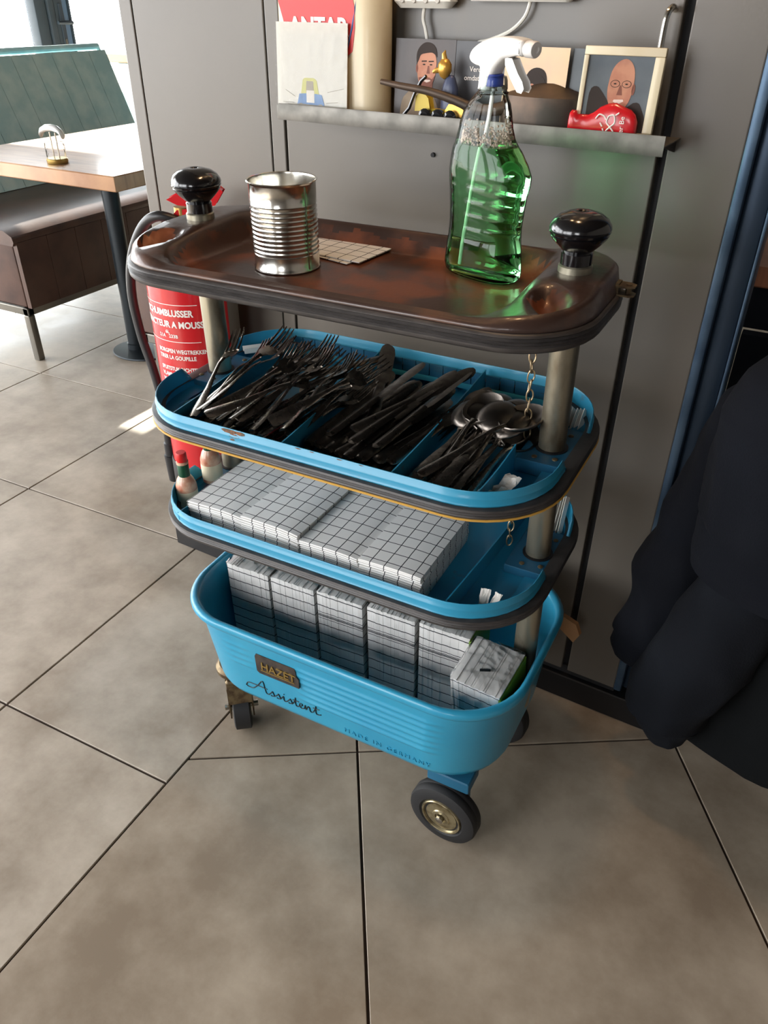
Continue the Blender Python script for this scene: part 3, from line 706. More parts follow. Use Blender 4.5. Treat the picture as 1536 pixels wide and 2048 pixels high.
tp = [(.0215, .2490), (.0300, .2480), (.0345, .2400), (.0400, .2310), (.0470, .2225), (.0500, .2150), (.0480, .2110), (.0430, .2120), (.0380, .2190), (.0320, .2270), (.0270, .2350), (.0230, .2420)]
G().loft(side_solid(tp, .0068, .002)).build('trigger', 'white_plastic', bo, smooth=50, mtx=HS)
# ================================================================== CUTLERY in the upper tray
def strip_solid(g, st, tk=.0012):
    """st: list of (s, half_width, z, offset) along +y"""
    rs = []
    for s, hw, z, ox in st:
        rs.append([(ox-hw, s, z), (ox-hw*.5, s, z+tk*.9), (ox+hw*.5, s, z+tk*.9), (ox+hw, s, z), (ox+hw*.5, s, z-tk*.3), (ox-hw*.5, s, z-tk*.3)])
    g.loft(rs)
def fork_parts():
    r_ = empty('fork')
    g = G(); strip_solid(g, [(0, .0055, 0, 0), (.004, .0085, .0002, 0), (.03, .0080, .0012, 0), (.06, .0055, .003, 0), (.085, .0032, .006, 0), (.11, .0028, .0085, 0), (.125, .0045, .0075, 0)], .0022); g.build('handle', 'cutlery', r_, smooth=60)
    g = G(); strip_solid(g, [(.120, .0038, .0078, 0), (.130, .0075, .0058, 0), (.137, .0118, .0035, 0), (.148, .0128, .0022, 0), (.153, .0124, .0024, 0)], .0015)
    for k in (-1.5, -.5, .5, 1.5):
        o = k*.0066; strip_solid(g, [(.150, .0021, .0024, o), (.165, .0017, .0040, o*.98), (.185, .0014, .0085, o*.94), (.194, .0006, .0115, o*.92)], .0016)
    g.build('tines', 'cutlery', r_, smooth=60); return r_
def knife_parts():
    r_ = empty('table_knife')
    g = G(); strip_solid(g, [(0, .0060, 0, 0), (.004, .0085, 0, 0), (.03, .0080, 0, 0), (.07, .0068, 0, 0), (.095, .0058, 0, 0), (.10, .0068, 0, 0)], .0042); g.build('handle', 'cutlery_knife', r_, smooth=60)
    g = G(); strip_solid(g, [(.098, .0066, .0008, 0), (.106, .0090, .0008, .0008), (.14, .0100, .0008, .0012), (.180, .0104, .0008, .0006), (.194, .0092, .0008, 0), (.202, .0066, .0008, -.0008), (.206, .0030, .0008, -.0014)], .0012); g.build('blade', 'cutlery_knife', r_, smooth=60); return r_
def spoon_parts():
    r_ = empty('spoon')
    g = G(); strip_solid(g, [(0, .0055, 0, 0), (.004, .0085, .0002, 0), (.03, .0078, .0012, 0), (.06, .0055, .004, 0), (.09, .0032, .008, 0), (.12, .0028, .0100, 0), (.132, .0050, .0085, 0)], .0022); g.build('handle', 'cutlery', r_, smooth=60)
    g = G(); n = 18; top = []; 
    for lv, (q, dz) in enumerate(((1.0, 0), (.97, .0012), (.82, -.0035), (.55, -.0072), (.25, -.0090))):
        top.append([(.0205*q*cos(2*pi*k/n), .157+.0305*q*sin(2*pi*k/n), .0080+dz-.0 if lv < 1 else .0080+dz) for k in range(n)])
    bot = [[(.0205*q*cos(2*pi*k/n), .157+.0305*q*sin(2*pi*k/n), .0070+dz) for k in range(n)] for q, dz in ((.25, -.0098), (.55, -.0082), (.84, -.0044), (1.0, -.0004))]
    g.loft(bot+top[:1]+top[1:], (True, True)); g.build('bowl', 'cutlery_spoon', r_, smooth=60, mtx=Matrix.Translation((0, .13, .0072)) @ Matrix.Diagonal((1.12, 1.12, 1.12, 1)) @ Matrix.Translation((0, -.13, -.0072))); return r_
fk, kn, sp = fork_parts(), knife_parts(), spoon_parts()
rr = random.Random(11)
first = {}
def place_cut(proto, key, x, y, z, rx, ry, rz, label, cat, grp):
    if key not in first: o = proto; first[key] = 1
    else: o = copy_tree(proto)
    o.matrix_world = onT(x, y, z, rx, ry, rz) @ Matrix.Diagonal((1.16, 1.02, 1.1, 1)); tag(o, label, cat, grp); return o
FL = 'dark steel fork in the jumbled pile, left compartment of upper tray'
# forks: (handle end x, y, z), pitch up, roll, yaw
forks = []
for k in range(26):
    lay = k//7; x = -.190+.135*((k*5) % 7)/6+rr.uniform(-.008, .008)
    forks.append((x, -.165+rr.uniform(0, .03), .662+.0125*lay+rr.uniform(0, .004), radians(rr.uniform(4, 9)+lay*1.5), radians(rr.uniform(-35, 35)), radians(rr.uniform(-14, 6)-10)))
for k, f_ in enumerate(forks): place_cut(fk, 'f', f_[0], f_[1], f_[2], f_[3], f_[4], f_[5], 'steel fork in the %s layer of the pile, %s from the left' % (('bottom', 'second', 'third', 'top')[k//7], ('first', 'second', 'third', 'fourth', 'fifth', 'sixth', 'seventh')[(k*5) % 7]), 'fork', 'forks piled in the left compartment')
spec = [((-.186, -.168, .697), 13, -20, 10, 'fork standing up against the rear left chain, leftmost in tray'),
    ((-.158, -.172, .709), 3, 10, -30, 'fork lying crosswise at the front, its bright handle end at the rim'),
    ((-.197, -.130, .693), 13, 5, -5, 'fork with tines raised at the rear of left compartment'),
    ((-.145, -.176, .678), 18, -10, -8, 'fork with upright tines in the middle of the fork pile'),
    ((-.114, -.130, .695), 13, -8, -8, 'fork with tines raised at the back beside the first divider'),
    ((-.093, -.160, .695), 13, -25, -10, 'fork with raised tines leaning over the first divider'),
    ((-.125, -.150, .700), 10, 15, -16, 'fork lying on top in the centre of the fork pile')]
for (p, rx, ry, rz, lb) in spec:
    place_cut(fk, 'f', p[0], p[1], p[2], radians(rx), radians(ry), radians(rz), lb or 'fork lying crosswise over the others at the front of the pile', 'fork', 'forks piled in the left compartment' if 0 else None)
place_cut(kn, 'k', -.040, .128, .701, radians(-4), 0, radians(140), 'knife lying across the forks, handle on the first divider', 'knife', None)
KL = 'dark steel table knife in the middle compartment of upper tray'
for k in range(24):
    lay = k//8; x = -.022+.118*((k*3) % 8)/7+rr.uniform(-.004, .004)
    place_cut(kn, 'k', x, -.168+rr.uniform(0, .02)+.012*lay, .660+.0105*lay, radians(rr.uniform(2, 5)+lay*1.8), radians(rr.uniform(-18, 14)), radians(rr.uniform(-18, -4)), 'steel table knife in the %s layer of the middle compartment, %s from the left' % (('bottom', 'middle', 'top')[lay], ('first', 'second', 'third', 'fourth', 'fifth', 'sixth', 'seventh', 'eighth')[(k*3) % 8]), 'knife', 'knives in the middle compartment')
for (p, rx, ry, rz, lb) in (((.035, -.060, .690), 8, 5, 22, 'knife with blade pointing back left, standing apart in the rear'), ((.000, -.115, .690), 9, -15, -14, 'knife with wide blade lying flat on top, left of the middle pile'), ((.040, -.125, .694), 9, -8, -18, 'knife lying flat on top in the centre of the middle pile'), ((.074, -.120, .694), 10, -20, -16, 'knife lying on top beside the second divider'), ((.028, -.100, .698), 9, 10, -26, 'knife with blade turned furthest right on the middle pile')):
    place_cut(kn, 'k', p[0], p[1], p[2], radians(rx), radians(ry), radians(rz), lb, 'knife', None)
SL = 'dark steel spoon in the right compartment of upper tray'
for k, (x, y, z, rx, ry, rz) in enumerate(((.150, -.160, .664, 6, 10, -5), (.170, -.165, .664, 6, -10, -6), (.190, -.160, .664, 7, 0, -8), (.205, -.165, .666, 8, 20, -4), (.160, -.155, .672, 9, 5, -8), (.178, -.160, .674, 9, -8, -6), (.192, -.160, .676, 10, 10, -2), (.170, -.165, .683, 11, -6, -3), (.160, -.135, .676, 9, 12, 2))):
    place_cut(sp, 's', x, y, z, radians(rx), radians(ry), radians(rz), 'steel spoon %s of the spoon pile' % ('lying leftmost at the bottom|lying second from the left at the bottom|lying third from the left at the bottom|lying rightmost at the bottom|lying leftmost in the middle|lying in the centre of the middle layer|lying rightmost in the middle|with its handle across the front|with its bowl up at the left rear'.split('|')[k]), 'spoon', 'spoons in the right compartment')
for (p, rx, ry, rz, lb) in (((.187, -.172, .692), 10, 180, -3, 'spoon with domed bowl turned up, topmost of the spoons'), ((.200, -.172, .688), 9, 170, -6, 'spoon nested under the topmost one on its right'), ((.148, -.160, .684), 9, 175, -3, 'spoon with domed bowl at the left of the spoons'), ((.150, -.150, .690), 9, 0, -30, 'spoon with broad handle end at front left of the spoons'), ((.162, -.116, .686), 6, 175, -3, 'spoon with domed bowl farthest back'), ((.182, -.124, .688), 6, 178, -7, 'spoon with domed bowl second from the back')):
    place_cut(sp, 's', p[0], p[1], p[2]+(.004 if ry > 90 else 0), radians(-rx if ry > 90 else rx), radians(ry), radians(rz), lb, 'spoon', None)

# ================================================================== paper things in the corner compartments
def stick_bundle(x, y, z, rz, n, L, w_, label, grp, rx=0, m='paper', dx=.0026, wob=1.5, name='paper_sachet'):
    base = G().box(-w_/2, w_/2, -L/2, L/2, 0, .0011).build(name, m, smooth=0)
    for k in range(n):
        o = base if k == 0 else base.copy()
        if k: COL.objects.link(o)
        a = (k-(n-1)/2)
        o.matrix_world = onT(x, y, z, rx, 0, rz) @ TR(a*dx, rr.uniform(-.004, .004), .001+.0012*(k % 5)+.0006*k, radians(rr.uniform(-2, 2)), radians(rr.uniform(50, 75)), radians(rr.uniform(-wob, wob)*2))
        tag(o, '%s from the left, %s' % (('first', 'second', 'third', 'fourth', 'fifth', 'sixth', 'seventh', 'eighth')[k], label), 'sachet', grp)
stick_bundle(-.262, -.098, .662, radians(-14), 7, .068, .008, 'grey paper sachet in front left corner of the upper tray', 'sachets in the front left corner', m='paper_grey')
stick_bundle(-.262, .100, .682, radians(-42), 6, .062, .008, 'white paper sachet in the rear left corner of the upper tray', 'sachets in the rear left corner')
stick_bundle(.268, .092, .668, radians(-2), 7, .058, .012, 'white paper sachet standing in rear right corner of upper tray', 'sachets in the rear right corner of the upper tray', rx=radians(42), dx=.005)
stick_bundle(.262, .092, .512, radians(4), 8, .075, .008, 'white paper stick standing in rear right corner of lower tray', 'paper sticks on the lower tray', rx=radians(48), dx=.0045, name='paper_stick')
def crumple(name, pts, z, label, cat, mt, m='paper', hgt=.008, seed=1):
    r2_ = random.Random(seed); n = 7; g = G(); vs = []
    for j in range(n):
        for i in range(n):
            u_, v_ = i/(n-1), j/(n-1)
            p = [(pts[0][q]*(1-u_)+pts[1][q]*u_)*(1-v_)+(pts[3][q]*(1-u_)+pts[2][q]*u_)*v_ for q in (0, 1)]
            vs.append((p[0]+r2_.uniform(-.001, .001), p[1]+r2_.uniform(-.001, .001), hgt*(.4+.6*noise.noise(Vector((u_*3+seed, v_*3, 0))))+.001*r2_.random()))
    fs = [(j*n+i, j*n+i+1, (j+1)*n+i+1, (j+1)*n+i) for j in range(n-1) for i in range(n-1)]
    vs2 = [(x, y, zz-.0006) for x, y, zz in vs]; g.add(vs, fs); g.add(vs2, [tuple(reversed(f)) for f in fs])
    o = g.build(name, m, smooth=0, mtx=mt, fixn=False); tag(o, label, cat); return o
crumple('paper_wrapper', [(-.014, -.02), (.014, -.022), (.014, .016), (-.008, .02)], 0, 'crumpled white paper in the front right corner of upper tray', 'paper', onT(.252, -.118, .682, radians(20), radians(-10), radians(-20)), hgt=.014)
crumple('paper_wrapper', [(-.022, -.006), (.03, -.006), (.028, .01), (-.02, .012)], 0, 'flat white paper strip on the rim end of the last divider', 'paper', onT(.245, -.145, .680, 0, 0, 0), seed=4)
for k, (x, rz, lb) in enumerate(((.242, 5, 'plain white sachet standing in front right corner of lower tray'), (.259, -18, 'crumpled white sachet standing in front right corner of lower tray'))):
    crumple('paper_sachet', [(-.007, -.016), (.007, -.016), (.007, .018), (-.006, .018)], 0, lb, 'sachet', onT(x, -.135, .512, radians(65), 0, radians(rz)), hgt=.003+.006*k, seed=7+k)

# ================================================================== LOWER TRAY: napkin stacks, sauces, tumbler
ORD = ['top', 'second', 'third', 'fourth', 'fifth', 'sixth', 'seventh', 'eighth', 'ninth', 'tenth', 'eleventh', 'twelfth', 'thirteenth', 'fourteenth', 'fifteenth', 'sixteenth', 'seventeenth', 'eighteenth']
def napkin_stack(x, w, n, z, tt, rz, curl, ysh, grp, lb, lb_top, d=.165, m='napkin_check', sag=0.0):
    base = None
    for k in range(n):
        z0 = z+tt*k
        if base is None or k == n-1:
            g = G(); rs = []; nx = 10
            for i in range(nx+1):
                u_ = i/nx*2-1; xx = w/2*u_; c = -curl*(u_**2)*(1 if k == n-1 or True else 0)+curl*.3*sin(u_*3)
                e = .0005 if i in (0, nx) else 0
                t_ = tt*.80
                rs.append([(xx, -d/2+.0010, c), (xx, -d/2, c+t_*.45), (xx, -d/2+.0010, c+t_-e), (xx, d/2, c+t_-e), (xx, d/2, c)])
            g.loft(rs); o = g.build('paper_napkin', m, smooth=40); 
            if base is None: base = o
        else:
            o = base.copy(); COL.objects.link(o)
        o.matrix_world = onT(x+rr.uniform(-.0006, .0006), -.166+d/2+ysh+rr.uniform(-.0008, .0008), z0+curl, 0, sag*k/n, rz+radians(rr.uniform(-.5, .5)))
        tag(o, (lb_top if k == n-1 else '%s napkin from the top in the %s' % (ORD[n-1-k], lb)), 'napkin', grp)
napkin_stack(-.180, .104, 12, .4980, .0036, radians(-1), .0022, .006, 'napkins in the first stack on the lower tray', 'checked stack beside the sauce bottles', 'top napkin of the stack beside the sauce bottles', sag=radians(-1.0))
napkin_stack(-.078, .100, 13, .4980, .0038, radians(-1), .0018, .002, 'napkins in the second stack on the lower tray', 'second checked stack from the sauce bottles', 'top napkin of the second stack from the sauce bottles', sag=radians(1.2))
napkin_stack(.0215, .094, 12, .4980, .0036, radians(-.5), .0012, 0, 'napkins in the third stack on the lower tray', 'third checked stack from the sauce bottles', 'top napkin of the third stack from the sauce bottles')
napkin_stack(.1165, .094, 13, .4980, .0036, radians(.3), .0012, -.001, 'napkins in the fourth stack on the lower tray', 'checked stack nearest the empty blue compartment', 'top napkin of the stack nearest the empty compartment')
def sauce(x, y, z, label, capped, hs=1.0):
    r_ = empty('sauce_bottle', mtx=onT(x, y, z), label=label, cat='bottle')
    G().lathe([(.001, 0), (.0145, 0), (.0165, .002), (.0165, .040), (.0160, .044), (.0125, .054), (.0085, .060), (.0078, .063), (.0078, .080), (.001, .080)], 28).build('glass_body', 'sauce', r_)
    G().lathe([(.0167, .008), (.0168, .009), (.0168, .034), (.0167, .035)], 28, cap=(False, False)).build('label', 'sauce_label', r_)
    G().lathe([(.0088, .058), (.0090, .060), (.0090, .079), (.0084, .080)], 24).build('neck_seal', 'seal_green', r_)
    G().lathe([(.0078, .080), (.0095, .081), (.0095, .0845), (.0078, .0855)], 20).build('bottle_mouth', 'sauce', r_)
    if capped: G().lathe([(.0082, .0855), (.0086, .0865), (.0080, .099), (.0072, .1005), (.001, .1005)], 16).build('cap', 'cap_red', r_)
    return r_
sauce(-.2695, -.118, .494, 'small sauce bottle with red cap and green neck, front left of lower tray', True)
sauce(-.2665, -.058, .5120, 'small sauce bottle without cap, behind the red-capped one', False)
tb = empty('glass_tumbler', mtx=onT(.172, .105, .4935), label='ribbed glass tumbler at the back of the lower tray', cat='glass')
G().lathe([(.001, 0), (.028, 0), (.0300, .004), (.036, .075), (.0365, .076), (.0345, .0755), (.0285, .008), (.001, .007)], 32).build('glass_body', 'glass_tumbler', tb)
# ================================================================== BIN: packs of napkins
def pack(x, y, z, w, d, h, rz, rx, label, m, film=True, rib=24, green=False):
    r_ = empty('napkin_pack', mtx=onT(x, y, z, rx, 0, rz), label=label, cat='napkin pack')
    g = G(); r3 = random.Random(int(x*1000)+9)
    for k in range(rib):
        a = -w/2+w*k/rib; dz = r3.uniform(-.0015, .0005); dy = r3.uniform(-.0007, .0007)
        g.box(a, a+w/rib, -d/2+dy*.5, d/2, 0, h+dz)
    tag(g.build('napkins', m, r_, smooth=0), None, None, kind='stuff')
    if film:
        n = 9; e = .0022; g = G(); rs = []
        for i in range(n+1):
            zz = h*.40+(h*.6+e)*i/n; rs.append([(px*(1+.012*noise.noise(Vector((px*60, py*60, zz*60+x*50)))), py+.0018*noise.noise(Vector((px*90, zz*70, x*90))), zz) for px, py, _ in rrect_d(w+2*e, d+2*e, .006, 0, 0, 0, 3)])
        m_ = len(rs[0]); cap = [(px*.55, py*.55, h+e+.0015+.002*noise.noise(Vector((px*80, py*80, x*30)))) for px, py, _ in rs[-1]]
        rs.append([(px*.95, py*.95, h+e+.001) for px, py, _ in rs[-2]]); rs.append(cap)
        g.loft(rs, (False, True)); g.build('plastic_film', 'plastic_film', r_, smooth=60, fixn=False)
    if green:
        g = G(); g.box(w/2-.001, w/2+.0024, -d/2-.001, d/2, h*.55, h-.004); g.build('printed_edge', 'green_print', r_, smooth=0)
    return r_
SEGS = (8, 8)
pk = ((-.221, .1765, 'tied', 'napkin pack in clear film at the left end of the bin'), (-.1305, .176, '', 'second napkin pack from the left in the bin, dark ruled top'), (-.039, .177, '', 'third napkin pack from the left, bunched fine stripes below its film'), (.056, .1775, '', 'fourth napkin pack from the left, triple stripe under a loose film'), (.149, .178, '', 'fifth napkin pack in the bin, with green printed edge'))
for k, (x, h, _, lb) in enumerate(pk):
    pack(x, -.012+.004*k, .1665, .086, .095, h, radians(1.5), 0, lb, ('pack_check', 'pack_check', 'pack_check_bands', 'pack_check_bands', 'pack_check_bands')[k], green=(k == 4))
p6 = pack(.238, -.055, .212, .080, .090, .126, radians(-4), radians(9), 'tilted napkin pack at the right end of the bin, black tick on top', 'pack_check', film=True, green=True)
G().box(-.012, .004, -.012, -.008, .1280, .1292, M=TR(0, 0, 0, 0, 0, radians(25))).build('black_mark', 'ink', p6, smooth=0)
SEGS = (40, 16)
# tan wedge lying behind the trolley
g = G(); g.prism([(0, 0), (.050, -.030), (.058, -.012), (.048, .006), (.0, .018)], 0, .012); tag(g.build('wooden_wedge', 'wax_tan', smooth=0, mtx=Matrix.Translation((.262, .178, .252)) @ Euler((radians(80), 0, radians(-5))).to_matrix().to_4x4()), 'small tan wooden wedge behind the right end of the bin', 'wedge')

# ================================================================== FIRE EXTINGUISHER on the wall behind the trolley
EX, EY, EZ, ER = -.490, .185, .355, .080
ex = empty('fire_extinguisher', loc=(EX, EY, EZ), label='red foam fire extinguisher with white instructions and black hose', cat='fire extinguisher')
G().lathe([(.001, -.004), (.06, -.004), (.0795, .012), (.0800, .02), (.0800, .405), (.077, .425), (.066, .447), (.045, .462), (.022, .470), (.018, .478), (.001, .478)], 56).build('cylinder', 'red', ex, smooth=50)
G().lathe([(.079, -.030), (.0835, -.028), (.0835, .020), (.0812, .026), (.0802, .026)], 56, cap=(True, False)).build('base_ring', 'black_plastic', ex)
G().lathe([(.020, .474), (.020, .495), (.014, .500), (.014, .512)], 20).build('valve', 'brass', ex)
g = G(); g.loft(side_solid([(-.075, .500), (-.055, .512), (0, .516), (.03, .512), (.03, .500), (0, .500), (-.05, .494), (-.082, .482)], .012, .003)); g.build('carry_handle', 'red', ex, mtx=TR(.026, .012, -.006, 0, 0, radians(28)) @ Matrix.Diagonal((.62, 1, 1, 1)))
g = G(); g.loft(side_solid([(-.070, .530), (-.05, .536), (0, .535), (.04, .548), (.048, .545), (.03, .524), (0, .520), (-.05, .524)], .011, .003)); g.build('lever', 'red', ex, mtx=TR(.034, .014, -.004, 0, 0, radians(28)) @ Matrix.Diagonal((.80, 1, 1, 1)))
hp = [(-.015, -.02, .490), (-.030, -.060, .492), (-.040, -.085, .482), (-.068, -.080, .452), (-.083, -.060, .405), (-.092, -.06, .340), (-.093, -.065, .27), (-.080, -.075, .19), (-.062, -.085, .115), (-.055, -.085, .06)]
# real hose: out of the valve, down along the front left
def catmull(P, sub=8):
    P = [Vector(p) for p in P]; out = []
    for i in range(len(P)-1):
        p0, p1, p2, p3 = P[max(i-1, 0)], P[i], P[i+1], P[min(i+2, len(P)-1)]
        for k in range(sub):
            t = k/sub; out.append(.5*((2*p1)+(-p0+p2)*t+(2*p0-5*p1+4*p2-p3)*t*t+(-p0+3*p1-3*p2+p3)*t**3))
    return out+[P[-1]]
HY = .150
def hpt(x, z, y=HY): return (x-EX, y-EY, z-EZ)
G().tube(catmull([hpt(-.485, .845, .17), hpt(-.515, .855), hpt(-.555, .832), hpt(-.592, .775), hpt(-.608, .705), hpt(-.602, .625), hpt(-.585, .555), hpt(-.573, .480), hpt(-.570, .43)], 8), .0088, 12).build('hose', 'hose', ex)
G().tube([hpt(-.570, .44), hpt(-.570, .40), hpt(-.5705, .398), hpt(-.5705, .37), hpt(-.5705, .369), hpt(-.570, .31)], [.011, .012, .014, .014, .017, .015], 14).build('nozzle', 'black_plastic', ex)
# the label print wraps round the cylinder
LA = radians(-122)   # direction of the label centre
def bend_label(ang0, zoff, R=ER+.0006):
    def b(v):
        a = ang0+v.co.x/R; z = v.co.y; rr_ = R+v.co.z
        v.co = (rr_*cos(a), rr_*sin(a), z+zoff)
    return b
def label_line(s, size, z, a=None, xs=1.0, nm='label_text', al='CENTER', m='white_print', bold=.0002):
    text_mesh(nm, s, size, m, ex, None, .0001, bend=bend_label(radians(-89) if a is None else a, z), align=al, xscale=xs, bold=bold)
label_line('SCHUIMBLUSSER', .0165, .342, xs=.86, bold=.0006); label_line('EXTINCTEUR A MOUSSE', .0165, .321, xs=.86, bold=.0006)
label_line('6L', .009, .3095); label_line('21A   233B', .009, .3015)
A0 = radians(-110)
for s, z in (('BORGPEN WEGTREKKEN', .272), ('TIRER LA GOUPILLE', .2595), ('SPUITSTUK RICHTEN NAAR', .237), ('VLAMMENBASIS', .2245), ('VISER LA BASE DES FLAMMES', .212), ('KNIJPKRAAN INDRUKKEN', .186), ('PRESSER LA GACHETTE', .1735)): label_line(s, .0107, z, A0, .84, al='LEFT', bold=.0003)
g = G()
for z in (.362, .2935): 
    for k in range(40):
        a, b = radians(-165+k*3.0), radians(-165+k*3.0+3.0); R = ER+.0005
        g.add([(R*cos(t), R*sin(t), zz) for t, zz in ((a, z), (b, z), (b, z+.0012), (a, z+.0012))], [(0, 1, 2, 3)])
for (a0, z0, w_, h_, fill) in ((-103, .128, .018, .024, 1), (-76, .108, .022, .026, 0), (-62, .122, .016, .018, 1)):
    R = ER+.0005; da = math.degrees(w_/R)
    if fill: rects = [(a0, a0+da, z0, z0+h_)]
    else: rects = [(a0, a0+da, z0, z0+.002), (a0, a0+da, z0+h_-.002, z0+h_), (a0, a0+1.6, z0, z0+h_), (a0+da-1.6, a0+da, z0, z0+h_)]
    for p, q, zz0, zz1 in rects:
        for k in range(4):
            a, b = radians(p+(q-p)*k/4), radians(p+(q-p)*(k+1)/4); g.add([(R*cos(t), R*sin(t), zz) for t, zz in ((a, zz0), (b, zz0), (b, zz1), (a, zz1))], [(0, 1, 2, 3)])
g.build('label_lines', 'white_print', ex, smooth=0)
label_line('A', .018, .132, radians(-97), nm='label_pictogram', m='red')
g = G(); a0, a1 = radians(-2), radians(36)
for k in range(14):
    a, b = a0+(a1-a0)*k/14, a0+(a1-a0)*(k+1)/14; R = ER+.0004
    g.add([(R*cos(t), R*sin(t), zz) for t, zz in ((a, .255), (b, .255), (b, .40), (a, .40))], [(0, 1, 2, 3)])
g.build('side_label', 'side_grey', ex, smooth=60)
G().box(-.02, .02, .0795, .098, .18, .40).build('wall_bracket', 'black_plastic', ex)
# ================================================================== SHELF on the wall and what stands on it
sh = empty('wall_shelf', mtx=onW(0, 0, 0), label='brushed steel wall shelf with a turned-up front lip', cat='shelf')
SX0, SX1, SD, SZ = -.2675, .3095, .086, 1.0265
G().box(SX0, SX1, -SD, -.0005, SZ, SZ+.0015).build('shelf_plate', 'shelf_steel', sh, smooth=0)
G().loft(side_solid([(SX0+.002, 1.0185), (SX1, 1.0165), (SX1, 1.0395), (SX0+.004, 1.0405), (SX0, 1.037), (SX0, 1.021)], .0009, .0003, TR(0, -SD-.0009, 0))).build('front_lip', 'shelf_steel', sh, smooth=30)
g = G(); g.prism([(0, 0), (-SD+.004, 0), (0, -.016)], 0, .0015, Matrix(((0, 0, 1, SX1-.006), (1, 0, 0, 0), (0, 1, 0, SZ), (0, 0, 0, 1)))); g.build('side_bracket', 'backing', sh, smooth=0)
ZS = SZ+.0015
# cream oil drum with red emblem
dm = empty('oil_canister', mtx=onW(-.196, -.034, ZS), label='cream enamel oil canister with red emblem and blue shield', cat='canister')
SEGS = (10, 4)
G().loft([rrect_d(.182-2*d, .062-2*d, .030, z, 0, 0, 8) for d, z in ((.004, 0), (0, .003), (0, .27), (.004, .274))]).build('canister_body', 'cream', dm, smooth=50)
SEGS = (40, 16)
yf = -.0313; FR = Matrix(((1, 0, 0, 0), (0, 0, -1, yf), (0, 1, 0, 0), (0, 0, 0, 1)))
G().prism([(-.080, .20), (-.075, .14), (-.060, .095), (-.030, .075), (.0, .066), (.030, .068), (.050, .082), (.0545, .110), (.054, .135), (.050, .150), (.044, .157), (.030, .159), (-.020, .161), (-.060, .163), (-.074, .166), (-.078, .185)], 0, .0005, FR).build('red_emblem', 'emblem_red', dm, smooth=0)
G().prism([(-.060, .146), (-.020, .1455), (-.0155, .150), (-.015, .20), (-.062, .20), (-.063, .150)], .0006, .0012, FR).build('shield_border', 'white_print', dm, smooth=0)
G().prism([(-.058, .148), (-.038, .1475), (-.021, .1475), (-.0175, .151), (-.017, .199), (-.060, .199), (-.061, .151)], .0013, .0018, FR).build('blue_shield', 'emblem_blue', dm, smooth=0)
fl = G()
for pts in ([(-.039, .146+.004), (-.036, .156), (-.0385, .166), (-.0395, .176), (-.0405, .166), (-.043, .156)], [(-.033, .153), (-.027, .157), (-.0265, .165), (-.031, .168), (-.0295, .161), (-.034, .158)], [(-.046, .153), (-.052, .157), (-.0525, .165), (-.048, .168), (-.0495, .161), (-.045, .158)], [(-.048, .1555), (-.031, .1555), (-.031, .1575), (-.048, .1575)]): fl.prism(pts, .002, .0024, FR)
fl.build('shield_flower', 'white_print', dm, smooth=0)
text_mesh('emblem_text', 'ANTAR', .030, 'white_print', dm, Matrix.Translation((-.056, yf-.0012, .101)) @ Matrix.Rotation(radians(90), 4, 'X'), .0003, bold=.001)
G().tube([(.062, yf+.004, .20), (.058, yf+.002, .15), (.050, yf-.0004, .11), (.042, yf-.0004, .085)], .0013, 6).build('blue_line', 'emblem_blue', dm)
g = G(); g.prism(ell(.076, .165, .011, .013, 18), 0, .0006, Matrix.Translation((0, .010, 0)) @ FR); g.build('red_dot', 'emblem_red', dm, smooth=0)
# white card with a small drawing, in a plastic sleeve, leaning on the canister
def picture(name, label, cat, x, z, w, h, m, lean=4, rz=0, y=-.072, th=.0012, border=None, group=None):
    r_ = empty(name, mtx=onW(x, y, z, radians(-lean), 0, rz), label=label, cat=cat)
    G().box(0, w, 0, th, 0, h).build('card_sheet' if not border else 'print', m, r_, smooth=0); return r_
lay = [0]
def flat(par, name, pts, m, lv, th=.0002):
    if name.startswith('portrait') and len(pts) > 5: pts = [(v.x, v.y) for v in smooth_path(list(pts)+[pts[0]], 3)][:-1]
    M_ = Matrix(((1, 0, 0, 0), (0, 0, -1, -.00015*lv), (0, 1, 0, 0), (0, 0, 0, 1)))
    return G().prism(pts, 0, th, M_).build(name, m, par, smooth=0)
cd = picture('greeting_card', 'white card with faint small tractor drawing, at the left shelf end', 'card', -.2735, ZS, .1235, .116, 'card', 3, y=-.0765)
flat(cd, 'drawn_cab', [(.042, .020), (.076, .020), (.071, .044), (.066, .047), (.050, .047), (.046, .044)], 'pale_yellow', 1)
flat(cd, 'drawn_window', [(.052, .028), (.066, .028), (.065, .043), (.053, .043)], 'pencil', 2)
flat(cd, 'drawn_body', [(.036, .012), (.040, .026), (.050, .027), (.070, .027), (.080, .026), (.085, .012)], 'pale_blue', 2)
flat(cd, 'drawn_plate', [(.053, .015), (.067, .015), (.067, .031), (.053, .031)], 'paper', 3)
flat(cd, 'drawn_bumper', [(.038, .009), (.084, .008), (.084, .012), (.038, .013)], 'pencil', 3)
for cx in (.043, .078): flat(cd, 'drawn_wheel', ell(cx, .008, .0055, .006, 12), 'pencil', 4)
g = G()
for a, b in (((.015, .030), (.032, .022)), ((.010, .014), (.030, .014)), ((.088, .016), (.108, .018)), ((.090, .030), (.118, .036)), ((.086, .010), (.100, .008))): g.tube([(a[0], -.0003, a[1]), (b[0], -.0003, b[1])], .0003, 4)
g.build('pencil_lines', 'pencil', cd)
G().box(-.001, .1245, -.0035, -.0030, 0, .1175).build('plastic_sleeve', 'plastic_film', cd, smooth=0)
